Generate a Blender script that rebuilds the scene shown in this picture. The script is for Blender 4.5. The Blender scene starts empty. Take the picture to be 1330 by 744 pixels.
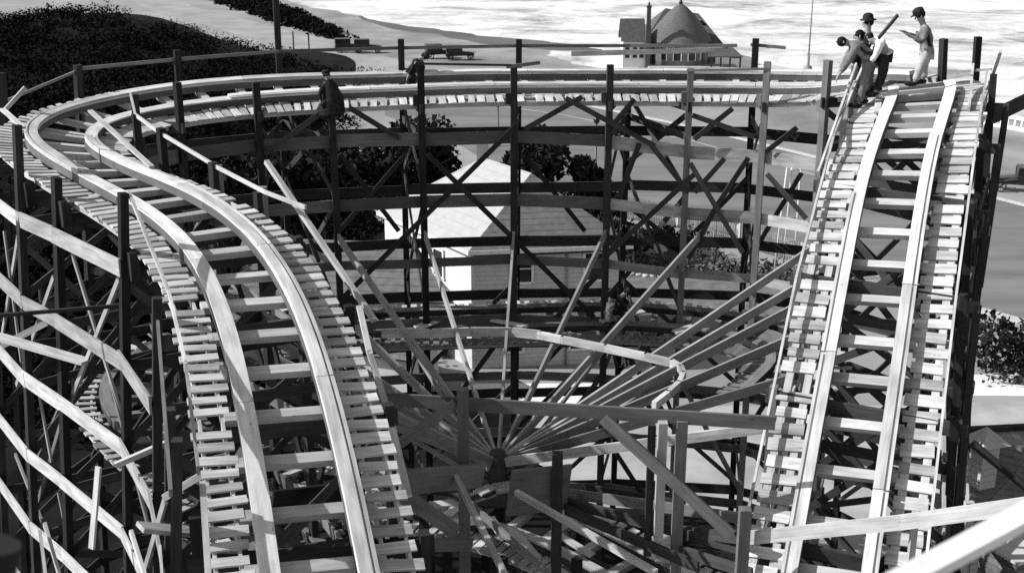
import bpy, math, random
import numpy as np
from mathutils import Vector, Matrix
random.seed(7); rnd = random.Random(11); nrs = np.random.RandomState(5)
S = bpy.context.scene
COL = S.collection
V = Vector
def U(a, b): return rnd.uniform(a, b)

# ------------------------------------------------------------------ camera
HC = 22.0; FP = 1600.0; TH = math.radians(18.0)
CT, ST = math.cos(TH), math.sin(TH)
cam = bpy.data.cameras.new('camera'); cam_o = bpy.data.objects.new('camera', cam); COL.objects.link(cam_o)
cam.sensor_width = 36.0; cam.lens = FP / 1330.0 * 36.0
cam_o.location = (0, 0, HC); cam_o.rotation_euler = (math.radians(90) - TH, 0, 0)
cam.clip_start = 0.05; cam.clip_end = 9000
cam.dof.use_dof = True; cam.dof.focus_distance = 29.0; cam.dof.aperture_fstop = 4.2
S.camera = cam_o

# ------------------------------------------------------------------ measuring helpers (photo pixel -> place in the world)
def zat(Y, py):
    t = (372 - py) / FP
    return HC + Y * (t * CT - ST) / (CT + t * ST)
def at(px, py, Y):
    z = zat(Y, py); D = Y * CT - (z - HC) * ST
    return V(((px - 665) * D / FP, Y, z))
def atz(px, py, z):
    t = (372 - py) / FP; dz = z - HC
    Y = dz * (CT + t * ST) / (t * CT - ST)
    D = Y * CT - dz * ST
    return V(((px - 665) * D / FP, Y, z))
def G(px, py): return atz(px, py, 0.0)
def proj(p):
    dz = p[2] - HC; D = p[1] * CT - dz * ST
    return 665 + FP * p[0] / D, 372 - FP * (p[1] * ST + dz * CT) / D

TR = [
(0.0, -2.705, 15.313, 12.775, 1.8387, 0.097),
(1.203, -3.032, 16.471, 13.288, 1.8523, 0.0773),
(2.406, -3.375, 17.624, 13.788, 1.869, 0.075),
(3.609, -3.742, 18.769, 14.249, 1.894, 0.0724),
(4.812, -4.142, 19.903, 14.672, 1.9292, 0.0717),
(6.015, -4.595, 21.018, 15.034, 1.9874, 0.0765),
(7.218, -5.123, 22.099, 15.338, 2.0653, 0.0714),
(8.421, -5.738, 23.132, 15.589, 2.1549, 0.0492),
(9.624, -6.454, 24.098, 15.784, 2.26, 0.031),
(10.827, -7.253, 24.997, 15.932, 2.3254, 0.0355),
(12.03, -8.089, 25.862, 16.027, 2.3447, 0.0653),
(13.233, -8.922, 26.73, 16.104, 2.3203, 0.1085),
(14.436, -9.716, 27.634, 16.174, 2.2552, 0.1438),
(15.639, -10.424, 28.605, 16.232, 2.1346, 0.1641),
(16.842, -10.969, 29.675, 16.273, 1.9373, 0.1735),
(18.045, -11.26, 30.839, 16.305, 1.6901, 0.1695),
(19.248, -11.241, 32.038, 16.335, 1.412, 0.16),
(20.451, -10.877, 33.18, 16.362, 1.1152, 0.1647),
(21.654, -10.215, 34.18, 16.396, 0.863, 0.181),
(22.857, -9.337, 34.999, 16.433, 0.645, 0.1926),
(24.06, -8.314, 35.63, 16.46, 0.4678, 0.1972),
(25.263, -7.206, 36.094, 16.479, 0.3315, 0.1953),
(26.466, -6.049, 36.425, 16.491, 0.2308, 0.1837),
(27.669, -4.87, 36.66, 16.496, 0.1682, 0.169),
(28.872, -3.68, 36.836, 16.505, 0.1277, 0.1603),
(30.075, -2.485, 36.975, 16.529, 0.1067, 0.1568),
(31.278, -1.288, 37.096, 16.548, 0.0954, 0.1535),
(32.481, -0.09, 37.205, 16.547, 0.0871, 0.1503),
(33.684, 1.109, 37.305, 16.538, 0.0771, 0.1488),
(34.887, 2.309, 37.385, 16.53, 0.0553, 0.1498),
(36.09, 3.511, 37.432, 16.523, 0.0196, 0.1529),
(37.293, 4.714, 37.418, 16.525, -0.0474, 0.1574),
(38.496, 5.911, 37.307, 16.534, -0.144, 0.1628),
(39.699, 7.087, 37.056, 16.564, -0.2844, 0.1652),
(40.902, 8.205, 36.618, 16.613, -0.4683, 0.1593),
(42.105, 9.21, 35.962, 16.715, -0.6975, 0.1475),
(43.308, 10.014, 35.072, 16.897, -0.9816, 0.1362),
(44.511, 10.525, 33.988, 17.055, -1.2767, 0.127),
(45.714, 10.688, 32.802, 17.178, -1.5936, 0.1219),
(46.917, 10.494, 31.618, 17.2, -1.8529, 0.1242),
(48.12, 10.083, 30.488, 17.052, -1.966, 0.1254),
(49.323, 9.598, 29.387, 16.764, -1.9977, 0.12),
(50.526, 9.096, 28.294, 16.333, -1.9954, 0.1262),
(51.729, 8.621, 27.189, 15.771, -1.9588, 0.0873),
(52.932, 8.178, 26.07, 15.118, -1.9399, 0.0873),
(54.135, 7.75, 24.946, 14.372, -1.9303, 0.0873),
(55.338, 7.329, 23.819, 13.589, -1.9272, 0.0873),
(56.541, 6.907, 22.692, 12.765, -1.9318, 0.0873),
(57.744, 6.481, 21.567, 11.918, -1.9327, 0.0873),
(58.947, 6.058, 20.441, 11.049, -1.9272, 0.0873),
]

TR = np.array(TR)
def _ext():
    global TR
    t = TR.tolist(); ds = t[1][0] - t[0][0]
    for k in range(6):                                # carry the climb on below the frame
        a = t[0]; psi = a[4] - 0.004
        t.insert(0, [a[0] - ds, a[1] - math.cos(psi) * ds, a[2] - math.sin(psi) * ds, a[3] - (0.45 + .03 * k) * ds, psi, a[5]])
    for k in range(4):                                # and the ramp too
        a = t[-1]; psi = a[4]
        t.append([a[0] + ds, a[1] + math.cos(psi) * ds, a[2] + math.sin(psi) * ds, a[3] - (0.72) * ds, psi, a[5]])
    TR = np.array(t)
_ext()
S0, DS = TR[0, 0], TR[1, 0] - TR[0, 0]
def samp(tab, s):
    u = (s - tab[0, 0]) / (tab[1, 0] - tab[0, 0]); i = max(0, min(len(tab) - 2, int(math.floor(u)))); t = u - i
    p1, p2 = tab[i], tab[i + 1]
    p0 = tab[i - 1] if i > 0 else 2 * p1 - p2
    p3 = tab[i + 2] if i < len(tab) - 2 else 2 * p2 - p1
    return .5 * (2 * p1 + (p2 - p0) * t + (2 * p0 - 5 * p1 + 4 * p2 - p3) * t * t + (3 * p1 - p0 - 3 * p2 + p3) * t ** 3)
class Track:
    def __init__(self, tab): self.tab = np.array(tab)
    def frame(self, s):
        r = samp(self.tab, s); r2 = samp(self.tab, s + .15); r1 = samp(self.tab, s - .15)
        T = V(r2[1:4] - r1[1:4]).normalized(); psi = r[4]; b = r[5]
        L = V((-math.sin(psi) * math.cos(b), math.cos(psi) * math.cos(b), math.sin(b)))
        L = (L - T * L.dot(T)).normalized()
        return V(r[1:4]), T, L, T.cross(L)
    def pt(self, s, lat, h):
        C, T, L, N = self.frame(s); return C + L * lat + N * h
    def hp(self, s, lat, z=None):                    # plan offset, absolute height
        r = samp(self.tab, s); n = V((-math.sin(r[4]), math.cos(r[4]), 0))
        p = V(r[1:4]) + n * lat
        if z is not None: p.z = z
        return p
    def deck(self, s, lat=0):
        r = samp(self.tab, s); return r[3] + lat * math.sin(r[5])
main = Track(TR)
def curt(px, py, lat, a, b, trk=main, bat=0.0):
    """point on the vertical curtain of posts at a lateral distance from the track"""
    best = None
    for k in range(int((b - a) / .1) + 1):
        s = a + k * .1; p = trk.hp(s, lat); z = zat(p.y, py)
        if bat: p = trk.hp(s, lat + bat * max(0.0, 16.2 - z)); z = zat(p.y, py)
        q = proj((p.x, p.y, z))
        e = abs(q[0] - px)
        if best is None or e < best[0]: best = (e, V((p.x, p.y, z)))
    return best[1]

# ------------------------------------------------------------------ materials (a black and white world: neutral greys)
def newmat(name, rough=.8):
    m = bpy.data.materials.new(name); m.use_nodes = True
    nt = m.node_tree; b = nt.nodes['Principled BSDF']; b.inputs['Roughness'].default_value = rough
    b.inputs['Specular IOR Level'].default_value = .25
    return m, nt, b
def N(nt, t, **k):
    n = nt.nodes.new(t)
    for a, v in k.items():
        if a.startswith('i_'): n.inputs[a[2:].replace('_', ' ')].default_value = v
        else: setattr(n, a, v)
    return n
def ramp(nt, src, stops):
    r = nt.nodes.new('ShaderNodeValToRGB'); e = r.color_ramp.elements
    while len(e) < len(stops): e.new(.5)
    for el, (p, c) in zip(e, stops): el.position = p; el.color = (c, c, c, 1)
    nt.links.new(src, r.inputs['Fac']); return r.outputs['Color']
def wood(name, tone, var=.25, dirt=.35, rough=.8):
    """sawn timber; UV runs along each board, the row number of v is the board's own number"""
    m, nt, b = newmat(name, rough); lk = nt.links.new
    uv = N(nt, 'ShaderNodeUVMap'); sp = N(nt, 'ShaderNodeSeparateXYZ'); lk(uv.outputs[0], sp.inputs[0])
    dv = N(nt, 'ShaderNodeMath', operation='DIVIDE'); lk(sp.outputs[1], dv.inputs[0]); dv.inputs[1].default_value = 10
    fl = N(nt, 'ShaderNodeMath', operation='FLOOR'); lk(dv.outputs[0], fl.inputs[0])
    wn = N(nt, 'ShaderNodeTexWhiteNoise', noise_dimensions='1D'); lk(fl.outputs[0], wn.inputs['W'])
    mp = N(nt, 'ShaderNodeMapping'); lk(uv.outputs[0], mp.inputs[0]); mp.inputs['Scale'].default_value = (.9, 26, 1)
    n1 = N(nt, 'ShaderNodeTexNoise', i_Scale=1.0, i_Detail=6.0, i_Roughness=.6); lk(mp.outputs[0], n1.inputs[0])
    mp2 = N(nt, 'ShaderNodeMapping'); lk(uv.outputs[0], mp2.inputs[0]); mp2.inputs['Scale'].default_value = (1.3, 5, 1)
    n2 = N(nt, 'ShaderNodeTexNoise', i_Scale=1.0, i_Detail=5.0); lk(mp2.outputs[0], n2.inputs[0])
    kn = N(nt, 'ShaderNodeTexVoronoi', i_Scale=1.0); mp3 = N(nt, 'ShaderNodeMapping'); lk(uv.outputs[0], mp3.inputs[0]); mp3.inputs['Scale'].default_value = (1.6, 4.5, 1)
    lk(mp3.outputs[0], kn.inputs[0])
    a = ramp(nt, n1.outputs[0], [(.3, 1 - .35 * var / .25), (.7, 1.0)])
    d = ramp(nt, n2.outputs[0], [(.3, 1 - dirt), (.62, 1.0)])
    k = ramp(nt, kn.outputs['Distance'], [(.03, .45), (.075, 1.0)])
    w = ramp(nt, wn.outputs['Value'], [(0, 1 - 1.5 * var), (1, 1 + .6 * var)])
    cur = None
    for c in (a, d, k, w):
        if cur is None: cur = c; continue
        mx = N(nt, 'ShaderNodeMix', data_type='RGBA', blend_type='MULTIPLY'); mx.inputs[0].default_value = 1
        lk(cur, mx.inputs[6]); lk(c, mx.inputs[7]); cur = mx.outputs[2]
    mx = N(nt, 'ShaderNodeMix', data_type='RGBA', blend_type='MULTIPLY'); mx.inputs[0].default_value = 1
    lk(cur, mx.inputs[6]); mx.inputs[7].default_value = (tone, tone, tone, 1); lk(mx.outputs[2], b.inputs['Base Color'])
    bp = N(nt, 'ShaderNodeBump', i_Strength=.25, i_Distance=.01); lk(n1.outputs[0], bp.inputs['Height']); lk(bp.outputs[0], b.inputs['Normal'])
    return m
def plain(name, tone, var=.2, scale=3.0, rough=.8, bump=0.0, detail=6.0, stretch=None, lo=.35, hi=.65):
    m, nt, b = newmat(name, rough); lk = nt.links.new
    tc = N(nt, 'ShaderNodeTexCoord'); mp = N(nt, 'ShaderNodeMapping'); lk(tc.outputs['Object'], mp.inputs[0])
    if stretch: mp.inputs['Scale'].default_value = stretch
    n = N(nt, 'ShaderNodeTexNoise', i_Scale=scale, i_Detail=detail, i_Roughness=.62); lk(mp.outputs[0], n.inputs[0])
    c = ramp(nt, n.outputs[0], [(lo, tone * (1 - var)), (hi, min(1, tone * (1 + var)))]); lk(c, b.inputs['Base Color'])
    if bump:
        bp = N(nt, 'ShaderNodeBump', i_Strength=bump, i_Distance=.05); lk(n.outputs[0], bp.inputs['Height']); lk(bp.outputs[0], b.inputs['Normal'])
    return m
def courses(name, tone, pitch, depth=.5, var=.2, rough=.85):
    """horizontal courses (shingles, weatherboards): dark lines at even steps of height"""
    m, nt, b = newmat(name, rough); lk = nt.links.new
    tc = N(nt, 'ShaderNodeTexCoord'); sp = N(nt, 'ShaderNodeSeparateXYZ'); lk(tc.outputs['Object'], sp.inputs[0])
    d = N(nt, 'ShaderNodeMath', operation='DIVIDE'); lk(sp.outputs[2], d.inputs[0]); d.inputs[1].default_value = pitch
    f = N(nt, 'ShaderNodeMath', operation='FRACT'); lk(d.outputs[0], f.inputs[0])
    r = ramp(nt, f.outputs[0], [(.0, 1 - depth), (.22, 1.0)])
    n = N(nt, 'ShaderNodeTexNoise', i_Scale=2.2, i_Detail=7.0, i_Roughness=.7); lk(tc.outputs['Object'], n.inputs[0])
    c = ramp(nt, n.outputs[0], [(.35, tone * (1 - var)), (.65, tone * (1 + var))])
    mx = N(nt, 'ShaderNodeMix', data_type='RGBA', blend_type='MULTIPLY'); mx.inputs[0].default_value = 1
    lk(r, mx.inputs[6]); lk(c, mx.inputs[7]); lk(mx.outputs[2], b.inputs['Base Color'])
    bp = N(nt, 'ShaderNodeBump', i_Strength=.6, i_Distance=.02); lk(f.outputs[0], bp.inputs['Height']); lk(bp.outputs[0], b.inputs['Normal'])
    return m
M = dict(
    lumber=wood('new_lumber', .64, .3, .42), board=wood('sawn_board', .54, .22, .3), grey=wood('weathered_board', .19, .25, .35),
    timber=wood('dark_timber', .045, .3, .4), dark=wood('tarred_timber', .025, .3, .4), brace=wood('brace_timber', .075, .3, .35),
    base=wood('shaded_base_plank', .15, .2, .3), rail=wood('rail_plank', .77, .16, .4, .7), rail_in=wood('rail_top_plank', .68, .2, .4, .7), spoke=wood('spoke_timber', .34, .25, .35),
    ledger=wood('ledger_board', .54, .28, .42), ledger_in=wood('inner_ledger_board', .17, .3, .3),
    sand=plain('beach_sand', .20, .3, .12, bump=.1), wet=plain('wet_sand', .085, .25, .05, .6), road=plain('asphalt_road', .14, .22, .18, stretch=(.4, 1.6, 1)),
    dune=plain('dune_track', .24, .2, .15), pave=plain('pale_paving', .62, .12, .6), yard=plain('yard_dirt', .30, .22, .3, bump=.15),
    dirt=plain('soil_and_shade', .009, .5, .4, bump=.3), lawn=plain('lawn_grass', .12, .25, 1.5, bump=.3), curb=plain('kerb_stone', .38, .1, 2),
    scrub=plain('scrub_leaf', .007, .5, .35, rough=.9), leaf=plain('tree_leaf', .018, .5, .8, rough=.8), leaf2=plain('garden_leaf', .06, .6, 1.0, rough=.8),
    bark=plain('tree_bark', .07, .4, 6, bump=.5), white=plain('white_stucco', .5, .05, 1.2), boards=courses('grey_weatherboard', .42, .22, .35, .08),
    roof_w=courses('pale_roofing', .33, .3, .1, .08), shingle=courses('shingle_roof', .12, .22, .55, .25), shingle_d=courses('dark_shingle_roof', .075, .25, .4, .3), roof_e=courses('tarred_shingle', .19, .2, .5, .25), cone=courses('cone_shingle', .095, .3, .3, .2), boards_d=courses('brown_weatherboard', .14, .3, .3, .2),
    glass=plain('window_glass', .02, .2, 1, .15), frame=plain('painted_frame', .6, .1, 3), brick=plain('chimney_brick', .08, .3, 6),
    paint=plain('dark_paint', .03, .3, 3, .35), metal=plain('grey_metal', .2, .2, 3, .5), rubber=plain('rubber', .02, .2, 3),
    skin=plain('skin', .22, .1, 9, .6), c_light=plain('light_cloth', .36, .18, 9, .95), c_mid=plain('grey_cloth', .13, .25, 9, .95),
    c_dark=plain('dark_cloth', .022, .4, 9, .95), c_white=plain('white_shirt', .68, .1, 9, .95), hair=plain('dark_hair', .012, .3, 30, .7),
)

# ------------------------------------------------------------------ mesh builder
class MB:
    def __init__(s): s.v = []; s.f = []; s.uv = []; s.sm = []
    def _row(s): return rnd.randrange(0, 4000) * 10 + 3
    def quad(s, pts, uvs=None, smooth=False):
        i = len(s.v); s.v += [tuple(p) for p in pts]; s.f.append(tuple(range(i, i + len(pts))))
        s.uv += list(uvs) if uvs else [(p[0], (p[1] + p[2]) % 5 + 2) for p in pts]; s.sm.append(smooth)
    def hexa(s, a, b, row=None):
        """a, b: the four corners of each end (same order)"""
        row = s._row() if row is None else row; u0 = U(0, 50)
        L = (sum(((V(q) - V(p)).length for p, q in zip(a, b)), 0.0)) / 4
        i = len(s.v); s.v += [tuple(p) for p in a] + [tuple(p) for p in b]
        per = 0
        for k in range(4):
            k2 = (k + 1) % 4; w = (V(a[k2]) - V(a[k])).length
            s.f.append((i + k, i + k2, i + 4 + k2, i + 4 + k))
            s.uv += [(u0, row + per), (u0, row + per + w), (u0 + L, row + per + w), (u0 + L, row + per)]; per += w; s.sm.append(False)
        s.f.append((i + 3, i + 2, i + 1, i)); s.uv += [(u0, row), (u0, row + .1), (u0 + .02, row + .1), (u0 + .02, row)]; s.sm.append(False)
        s.f.append((i + 4, i + 5, i + 6, i + 7)); s.uv += [(u0, row), (u0, row + .1), (u0 + .02, row + .1), (u0 + .02, row)]; s.sm.append(False)
    def beam(s, p0, p1, w, h, up=(0, 0, 1), row=None, ext=0.0):
        """sawn timber between two points; w across, h along 'up'"""
        p0, p1 = V(p0), V(p1); T = (p1 - p0).normalized(); p0 = p0 - T * ext; p1 = p1 + T * ext
        up = V(up); X = T.cross(up)
        if X.length < 1e-4: X = T.cross(V((1, 0, 0)))
        X.normalize(); Z = X.cross(T).normalized()
        c = [(-1, -1), (1, -1), (1, 1), (-1, 1)]
        a = [p0 + X * (w / 2 * i) + Z * (h / 2 * j) for i, j in c]; b = [p1 + X * (w / 2 * i) + Z * (h / 2 * j) for i, j in c]
        s.hexa(a, b, row)
    def post(s, x, y, z0, z1, w, ang=0.0, d=None, row=None):
        d = d or w; c, sn = math.cos(ang), math.sin(ang)
        q = [(-w / 2, -d / 2), (w / 2, -d / 2), (w / 2, d / 2), (-w / 2, d / 2)]
        pl = [(x + c * i - sn * j, y + sn * i + c * j) for i, j in q]
        s.hexa([V((a, b, z0)) for a, b in pl], [V((a, b, z1)) for a, b in pl], row)
    def box(s, c, d, rz=0.0, rm=None):
        c = V(c); hx, hy, hz = d[0] / 2, d[1] / 2, d[2] / 2
        R = rm if rm else Matrix.Rotation(rz, 3, 'Z')
        q = [(-1, -1), (1, -1), (1, 1), (-1, 1)]
        s.hexa([c + R @ V((i * hx, j * hy, -hz)) for i, j in q], [c + R @ V((i * hx, j * hy, hz)) for i, j in q])
    def sweep(s, trk, s0, s1, la, lb, ha, hb, step=.3, row=None):
        """a plank bent along a track: lateral la..lb, height ha..hb"""
        n = max(1, int(round((s1 - s0) / step))); row = s._row() if row is None else row; u0 = U(0, 50); base = len(s.v)
        per = [0, lb - la, lb - la + hb - ha, 2 * (lb - la) + hb - ha, 2 * (lb - la) + 2 * (hb - ha)]
        for k in range(n + 1):
            C, T, L, Nn = trk.frame(s0 + (s1 - s0) * k / n)
            for a, h in ((la, ha), (lb, ha), (lb, hb), (la, hb)): s.v.append(tuple(C + L * a + Nn * h))
        for k in range(n):
            ua = u0 + (s1 - s0) * k / n; ub = u0 + (s1 - s0) * (k + 1) / n
            for j in range(4):
                j2 = (j + 1) % 4; i = base + 4 * k
                s.f.append((i + j, i + j2, i + 4 + j2, i + 4 + j)); s.sm.append(False)
                s.uv += [(ua, row + per[j]), (ua, row + per[j + 1]), (ub, row + per[j + 1]), (ub, row + per[j])]
        for i, o in ((base, (3, 2, 1, 0)), (base + 4 * n, (0, 1, 2, 3))):
            s.f.append(tuple(i + k for k in o)); s.sm.append(False); s.uv += [(u0, row), (u0, row + .1), (u0 + .02, row + .1), (u0 + .02, row)]
    def tube(s, pts, rad, n=8, caps=True):
        pts = [V(p) for p in pts]; base = len(s.v); X = None
        for k, p in enumerate(pts):
            T = (pts[min(k + 1, len(pts) - 1)] - pts[max(k - 1, 0)]).normalized()
            if X is None: X = T.cross(V((0, 0, 1))); X = X if X.length > .05 else T.cross(V((1, 0, 0)))
            X = (X - T * X.dot(T)).normalized(); Y = T.cross(X); r = rad[k] if hasattr(rad, '__len__') else rad
            for j in range(n):
                a = 2 * math.pi * j / n; s.v.append(tuple(p + X * (r * math.cos(a)) + Y * (r * math.sin(a))))
        for k in range(len(pts) - 1):
            for j in range(n):
                i = base + k * n; s.f.append((i + j, i + (j + 1) % n, i + n + (j + 1) % n, i + n + j)); s.sm.append(True)
                s.uv += [(k, j * .1), (k, j * .1 + .1), (k + 1, j * .1 + .1), (k + 1, j * .1)]
        if caps:
            for i, rv in ((base, True), (base + (len(pts) - 1) * n, False)):
                o = [i + j for j in range(n)]; o = o[::-1] if rv else o
                s.f.append(tuple(o)); s.sm.append(False); s.uv += [(0, 0)] * n
    def lathe(s, c, prof, n=24, a0=0.0, a1=2 * math.pi):
        c = V(c); base = len(s.v); full = abs(a1 - a0 - 2 * math.pi) < 1e-6; m = n if full else n + 1
        for r, z in prof:
            for j in range(m):
                a = a0 + (a1 - a0) * j / n; s.v.append((c.x + r * math.cos(a), c.y + r * math.sin(a), c.z + z))
        for k in range(len(prof) - 1):
            for j in range(n):
                j2 = (j + 1) % m; i = base + k * m
                s.f.append((i + j, i + j2, i + m + j2, i + m + j)); s.sm.append(True); s.uv += [(0, 0), (.1, 0), (.1, .1), (0, .1)]
    def poly_prism(s, pts, z0, z1):
        n = len(pts); base = len(s.v)
        s.v += [(p[0], p[1], z0) for p in pts] + [(p[0], p[1], z1) for p in pts]
        s.f.append(tuple(base + k for k in reversed(range(n)))); s.f.append(tuple(base + n + k for k in range(n))); s.sm += [False, False]; s.uv += [(0, 3)] * (2 * n)
        for k in range(n):
            k2 = (k + 1) % n; s.f.append((base + k, base + k2, base + n + k2, base + n + k)); s.sm.append(False); s.uv += [(0, 3), (.1, 3), (.1, 3.1), (0, 3.1)]
    def build(s, name, mat, parent=None, origin=None):
        me = bpy.data.meshes.new(name); vs = s.v
        o = bpy.data.objects.new(name, me)
        if origin is not None: vs = [(a - origin[0], b - origin[1], c - origin[2]) for a, b, c in vs]; o.location = origin
        me.from_pydata(vs, [], s.f); me.update()
        uv = me.uv_layers.new(name='UVMap'); uv.data.foreach_set('uv', np.array(s.uv, dtype=np.float32).ravel())
        me.polygons.foreach_set('use_smooth', s.sm); me.materials.append(mat)
        COL.objects.link(o)
        if parent:
            o.parent = parent
            if origin is None and tuple(parent.location) != (0, 0, 0): o.matrix_parent_inverse = Matrix.Translation(parent.location).inverted()
        return o
def tag(o, label=None, cat=None, group=None, kind=None):
    if label: o['label'] = label
    if cat: o['category'] = cat
    if group: o['group'] = group
    if kind: o['kind'] = kind
    return o
def thing(name, label, cat, loc=(0, 0, 0), group=None, rz=0.0):
    o = bpy.data.objects.new(name, None); COL.objects.link(o); o.location = loc; o.rotation_euler = (0, 0, rz); o.empty_display_size = .2
    return tag(o, label, cat, group)
def copy_tree(o, parent=None):
    c = o.copy(); COL.objects.link(c); c.parent = parent
    if parent: c.matrix_parent_inverse = o.matrix_parent_inverse.copy()
    for ch in list(o.children): copy_tree(ch, c)
    return c

for k in ('scrub', 'leaf', 'leaf2', 'dirt', 'timber', 'dark', 'brace', 'base', 'hair', 'c_dark'):
    M[k].node_tree.nodes['Principled BSDF'].inputs['Specular IOR Level'].default_value = .04
# ------------------------------------------------------------------ coaster tracks
GA = 1.38; RW = .145
def rail(trk, lat, s0, s1, side, parent, groove=((-99, 99),), mat='rail', step=.3):
    """laminated rail: stack of broad planks, an inner top plank and a thin outer one with a groove between"""
    mb = MB(); lo = MB(); top = MB(); tops = []
    s = s0
    while s < s1 - .01:
        e = min(s1, s + U(3.6, 4.8)); mb.sweep(trk, s, e - .012, lat - RW, lat + RW, -.09, -.05 + U(-.003, .003), step); s = e
    s = s0 - U(0, 2)
    while s < s1 - .01:
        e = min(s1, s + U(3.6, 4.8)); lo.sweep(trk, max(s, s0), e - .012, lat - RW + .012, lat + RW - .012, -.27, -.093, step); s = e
    for g0, g1 in groove:
        a, b = max(s0, g0), min(s1, g1)
        s = a
        while s < b - .01:
            e = min(b, s + U(3.4, 4.6))
            top.sweep(trk, s, e - .015, lat + (-.05 if side < 0 else -.142), lat + (.142 if side < 0 else .05), -.048, .012, step)
            top.sweep(trk, s + .02, e - .01, lat + (-.15 if side < 0 else .09), lat + (-.09 if side < 0 else .15), -.048, .006, step); s = e
        tops.append(top); top = MB()
    o = mb.build('rail', M[mat], parent); lo.build('rail_base', M['brace' if mat != 'rail' else 'base'], o)  # base planks toned darker than the rail: side shade put into their colour
    for t in tops:
        if t.f: t.build('top_plank', M['rail_in'] if mat == 'rail' else M[mat], o)
    return o
def ties(trk, s0, s1, pitch, parent, mat='board', w=.2, h=.14, half=.95, top=-.275, jit=.04, name='tie'):
    s = s0
    while s < s1:
        C, T, L, Nn = trk.frame(s + U(-jit, jit)); mb = MB(); h2 = half + U(-.04, .08)
        T2 = (T + L * U(-.03, .03)).normalized()
        mb.beam(C - L * h2 + Nn * (top - h / 2), C + L * h2 + Nn * (top - h / 2), w * U(.9, 1.15), h, Nn)
        mb.build(name, M[mat], parent); s += pitch
def walkway(trk, s0, s1, la, lb, parent, pitch=.27, w=.15, h=-.29, mat='lumber', miss=.02, stringer='board', sw=.025):
    mb = MB(); s = s0
    while s < s1:
        C, T, L, Nn = trk.frame(s)
        if U(0, 1) > miss:
            a = la + U(-.05, .04); b = lb + U(-.05, .07); t = T * U(-.02, .02)
            mb.beam(C + L * a + Nn * (h + U(-.006, .006)) + t, C + L * b + Nn * (h + U(-.006, .006)) - t, w * U(.85, 1.12), .04, Nn)
        s += pitch * U(.95, 1.05)
    o = mb.build('walkway', M[mat], parent)
    st = MB(); d = lb - la
    for f in (.22, .8): st.sweep(trk, s0, s1, la + d * f - sw, la + d * f + sw, h - .17, h - .025, .6)
    st.build('stringer', M[stringer], o)
    return o

turn = thing('coaster_track', 'unfinished coaster track curving up from lower left and round the far turn', 'coaster track', main.hp(12, 0))
ramp_t = thing('coaster_track', 'straight steep coaster track with men at its crest', 'coaster track', main.hp(50, 0))
SA, SB, SE = -5.0, 44.4, 63.2
rail(main, GA / 2, SA, SB, 1, turn, groove=((13, SB),))
rail(main, -GA / 2, SA, SB, -1, turn, groove=((-5, 17), (24, SB)))
ties(main, SA + .4, 18, .98, turn); ties(main, 18.3, SB, 1.05, turn)
walkway(main, SA, SB, .9, 1.52, turn, pitch=.26, w=.165); walkway(main, SA, SB, -1.56, -.9, turn, pitch=.29, w=.2)
RS = 46.5; RW = .132
rail(main, GA / 2, RS, SE, 1, ramp_t, groove=((50.2, 70),))
rail(main, -GA / 2, RS + .25, SE, -1, ramp_t, groove=((52.2, 70),))
ties(main, RS - 1.2, SE, .86, ramp_t)
walkway(main, RS - .9, SE, .9, 1.55, ramp_t, pitch=.31, w=.25, sw=.075); walkway(main, RS + .6, SE, -1.58, -.92, ramp_t, pitch=.31, w=.25, sw=.075)
# edge strips along the walkways
def strip(s0, s1, lat, h0, h1, w, h, parent, mat='lumber', name='handrail', trk=main, piece=4.2):
    mb = MB(); s = s0
    while s < s1 - .05:
        e = min(s1, s + piece)
        mb.beam(trk.pt(s, lat, h0 + (h1 - h0) * (s - s0) / (s1 - s0)), trk.pt(e, lat, h0 + (h1 - h0) * (e - s0) / (s1 - s0)), w, h, ext=.05); s = e
    return mb.build(name, M[mat], parent)
def line(name, pts, w, h, parent, mat, ext=.04, up=(0, 0, 1)):
    mb = MB()
    for a, b in zip(pts, pts[1:]): mb.beam(a, b, w, h, up, ext=ext)
    return mb.build(name, M[mat], parent)
strip(46.2, 60.4, -1.62, .12, .05, .05, .09, ramp_t); strip(46.5, 61, 1.62, .05, .05, .05, .1, ramp_t, name='kerb_strip')
line('brace_board', [main.pt(46.6, -1.6, .55), main.pt(51.5, -1.75, -.12)], .05, .1, ramp_t, 'lumber')
line('brace_board', [main.pt(46.9, -1.45, .5), main.pt(51.2, -1.85, -.35)], .05, .08, ramp_t, 'lumber')
line('brace_board', [main.pt(46.2, 1.35, .2), main.pt(48.6, 1.2, -.2)], .06, .12, ramp_t, 'lumber')
line('brace_board', [main.pt(46.3, 1.1, .1), main.pt(46.5, 1.7, .12)], .08, .06, ramp_t, 'lumber')
line('stub_board', [main.pt(47.2, -1.05, -.18), main.pt(48.6, -.95, -.2)], .16, .05, ramp_t, 'lumber')

# ------------------------------------------------------------------ timber trestles
LEV = [15.0, 13.12, 11.24, 9.36, 7.5, 5.6, 3.7, 1.8]
IN = [-1.8, .8, 3.3, 5.9, 8.4, 9.9, 11.6, 13.98, 15.9, 18.6, 21.6, 24.66, 27.07, 29.77, 32.48, 35.34, 37.89, 40.6, 43.46, 46.2, 48.8, 51.4, 54.0, 56.6, 59.2]
OUT = [-1.6, 1.2, 3.5, 5.86, 8.72, 12.18, 13.83, 16.2, 18.6, 20.9, 23.31, 25.86, 29.32, 32.93, 36.3, 39.7, 42.2, 44.3, 45.5, 47.6, 49.9, 52.2, 54.5, 57.0, 59.5]
tops_out = {13.83: 17.15, 12.18: 16.3, 8.72: 16.55, 5.86: 15.24, 1.2: 14.53, 20.9: 17.27, 23.31: 17.4, 25.86: 19.9, 29.32: 17.5, 32.93: 17.45, 36.3: 16.3, 39.7: 17.5, 44.3: 17.95, 45.5: 18.2, 47.6: 17.6}
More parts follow.
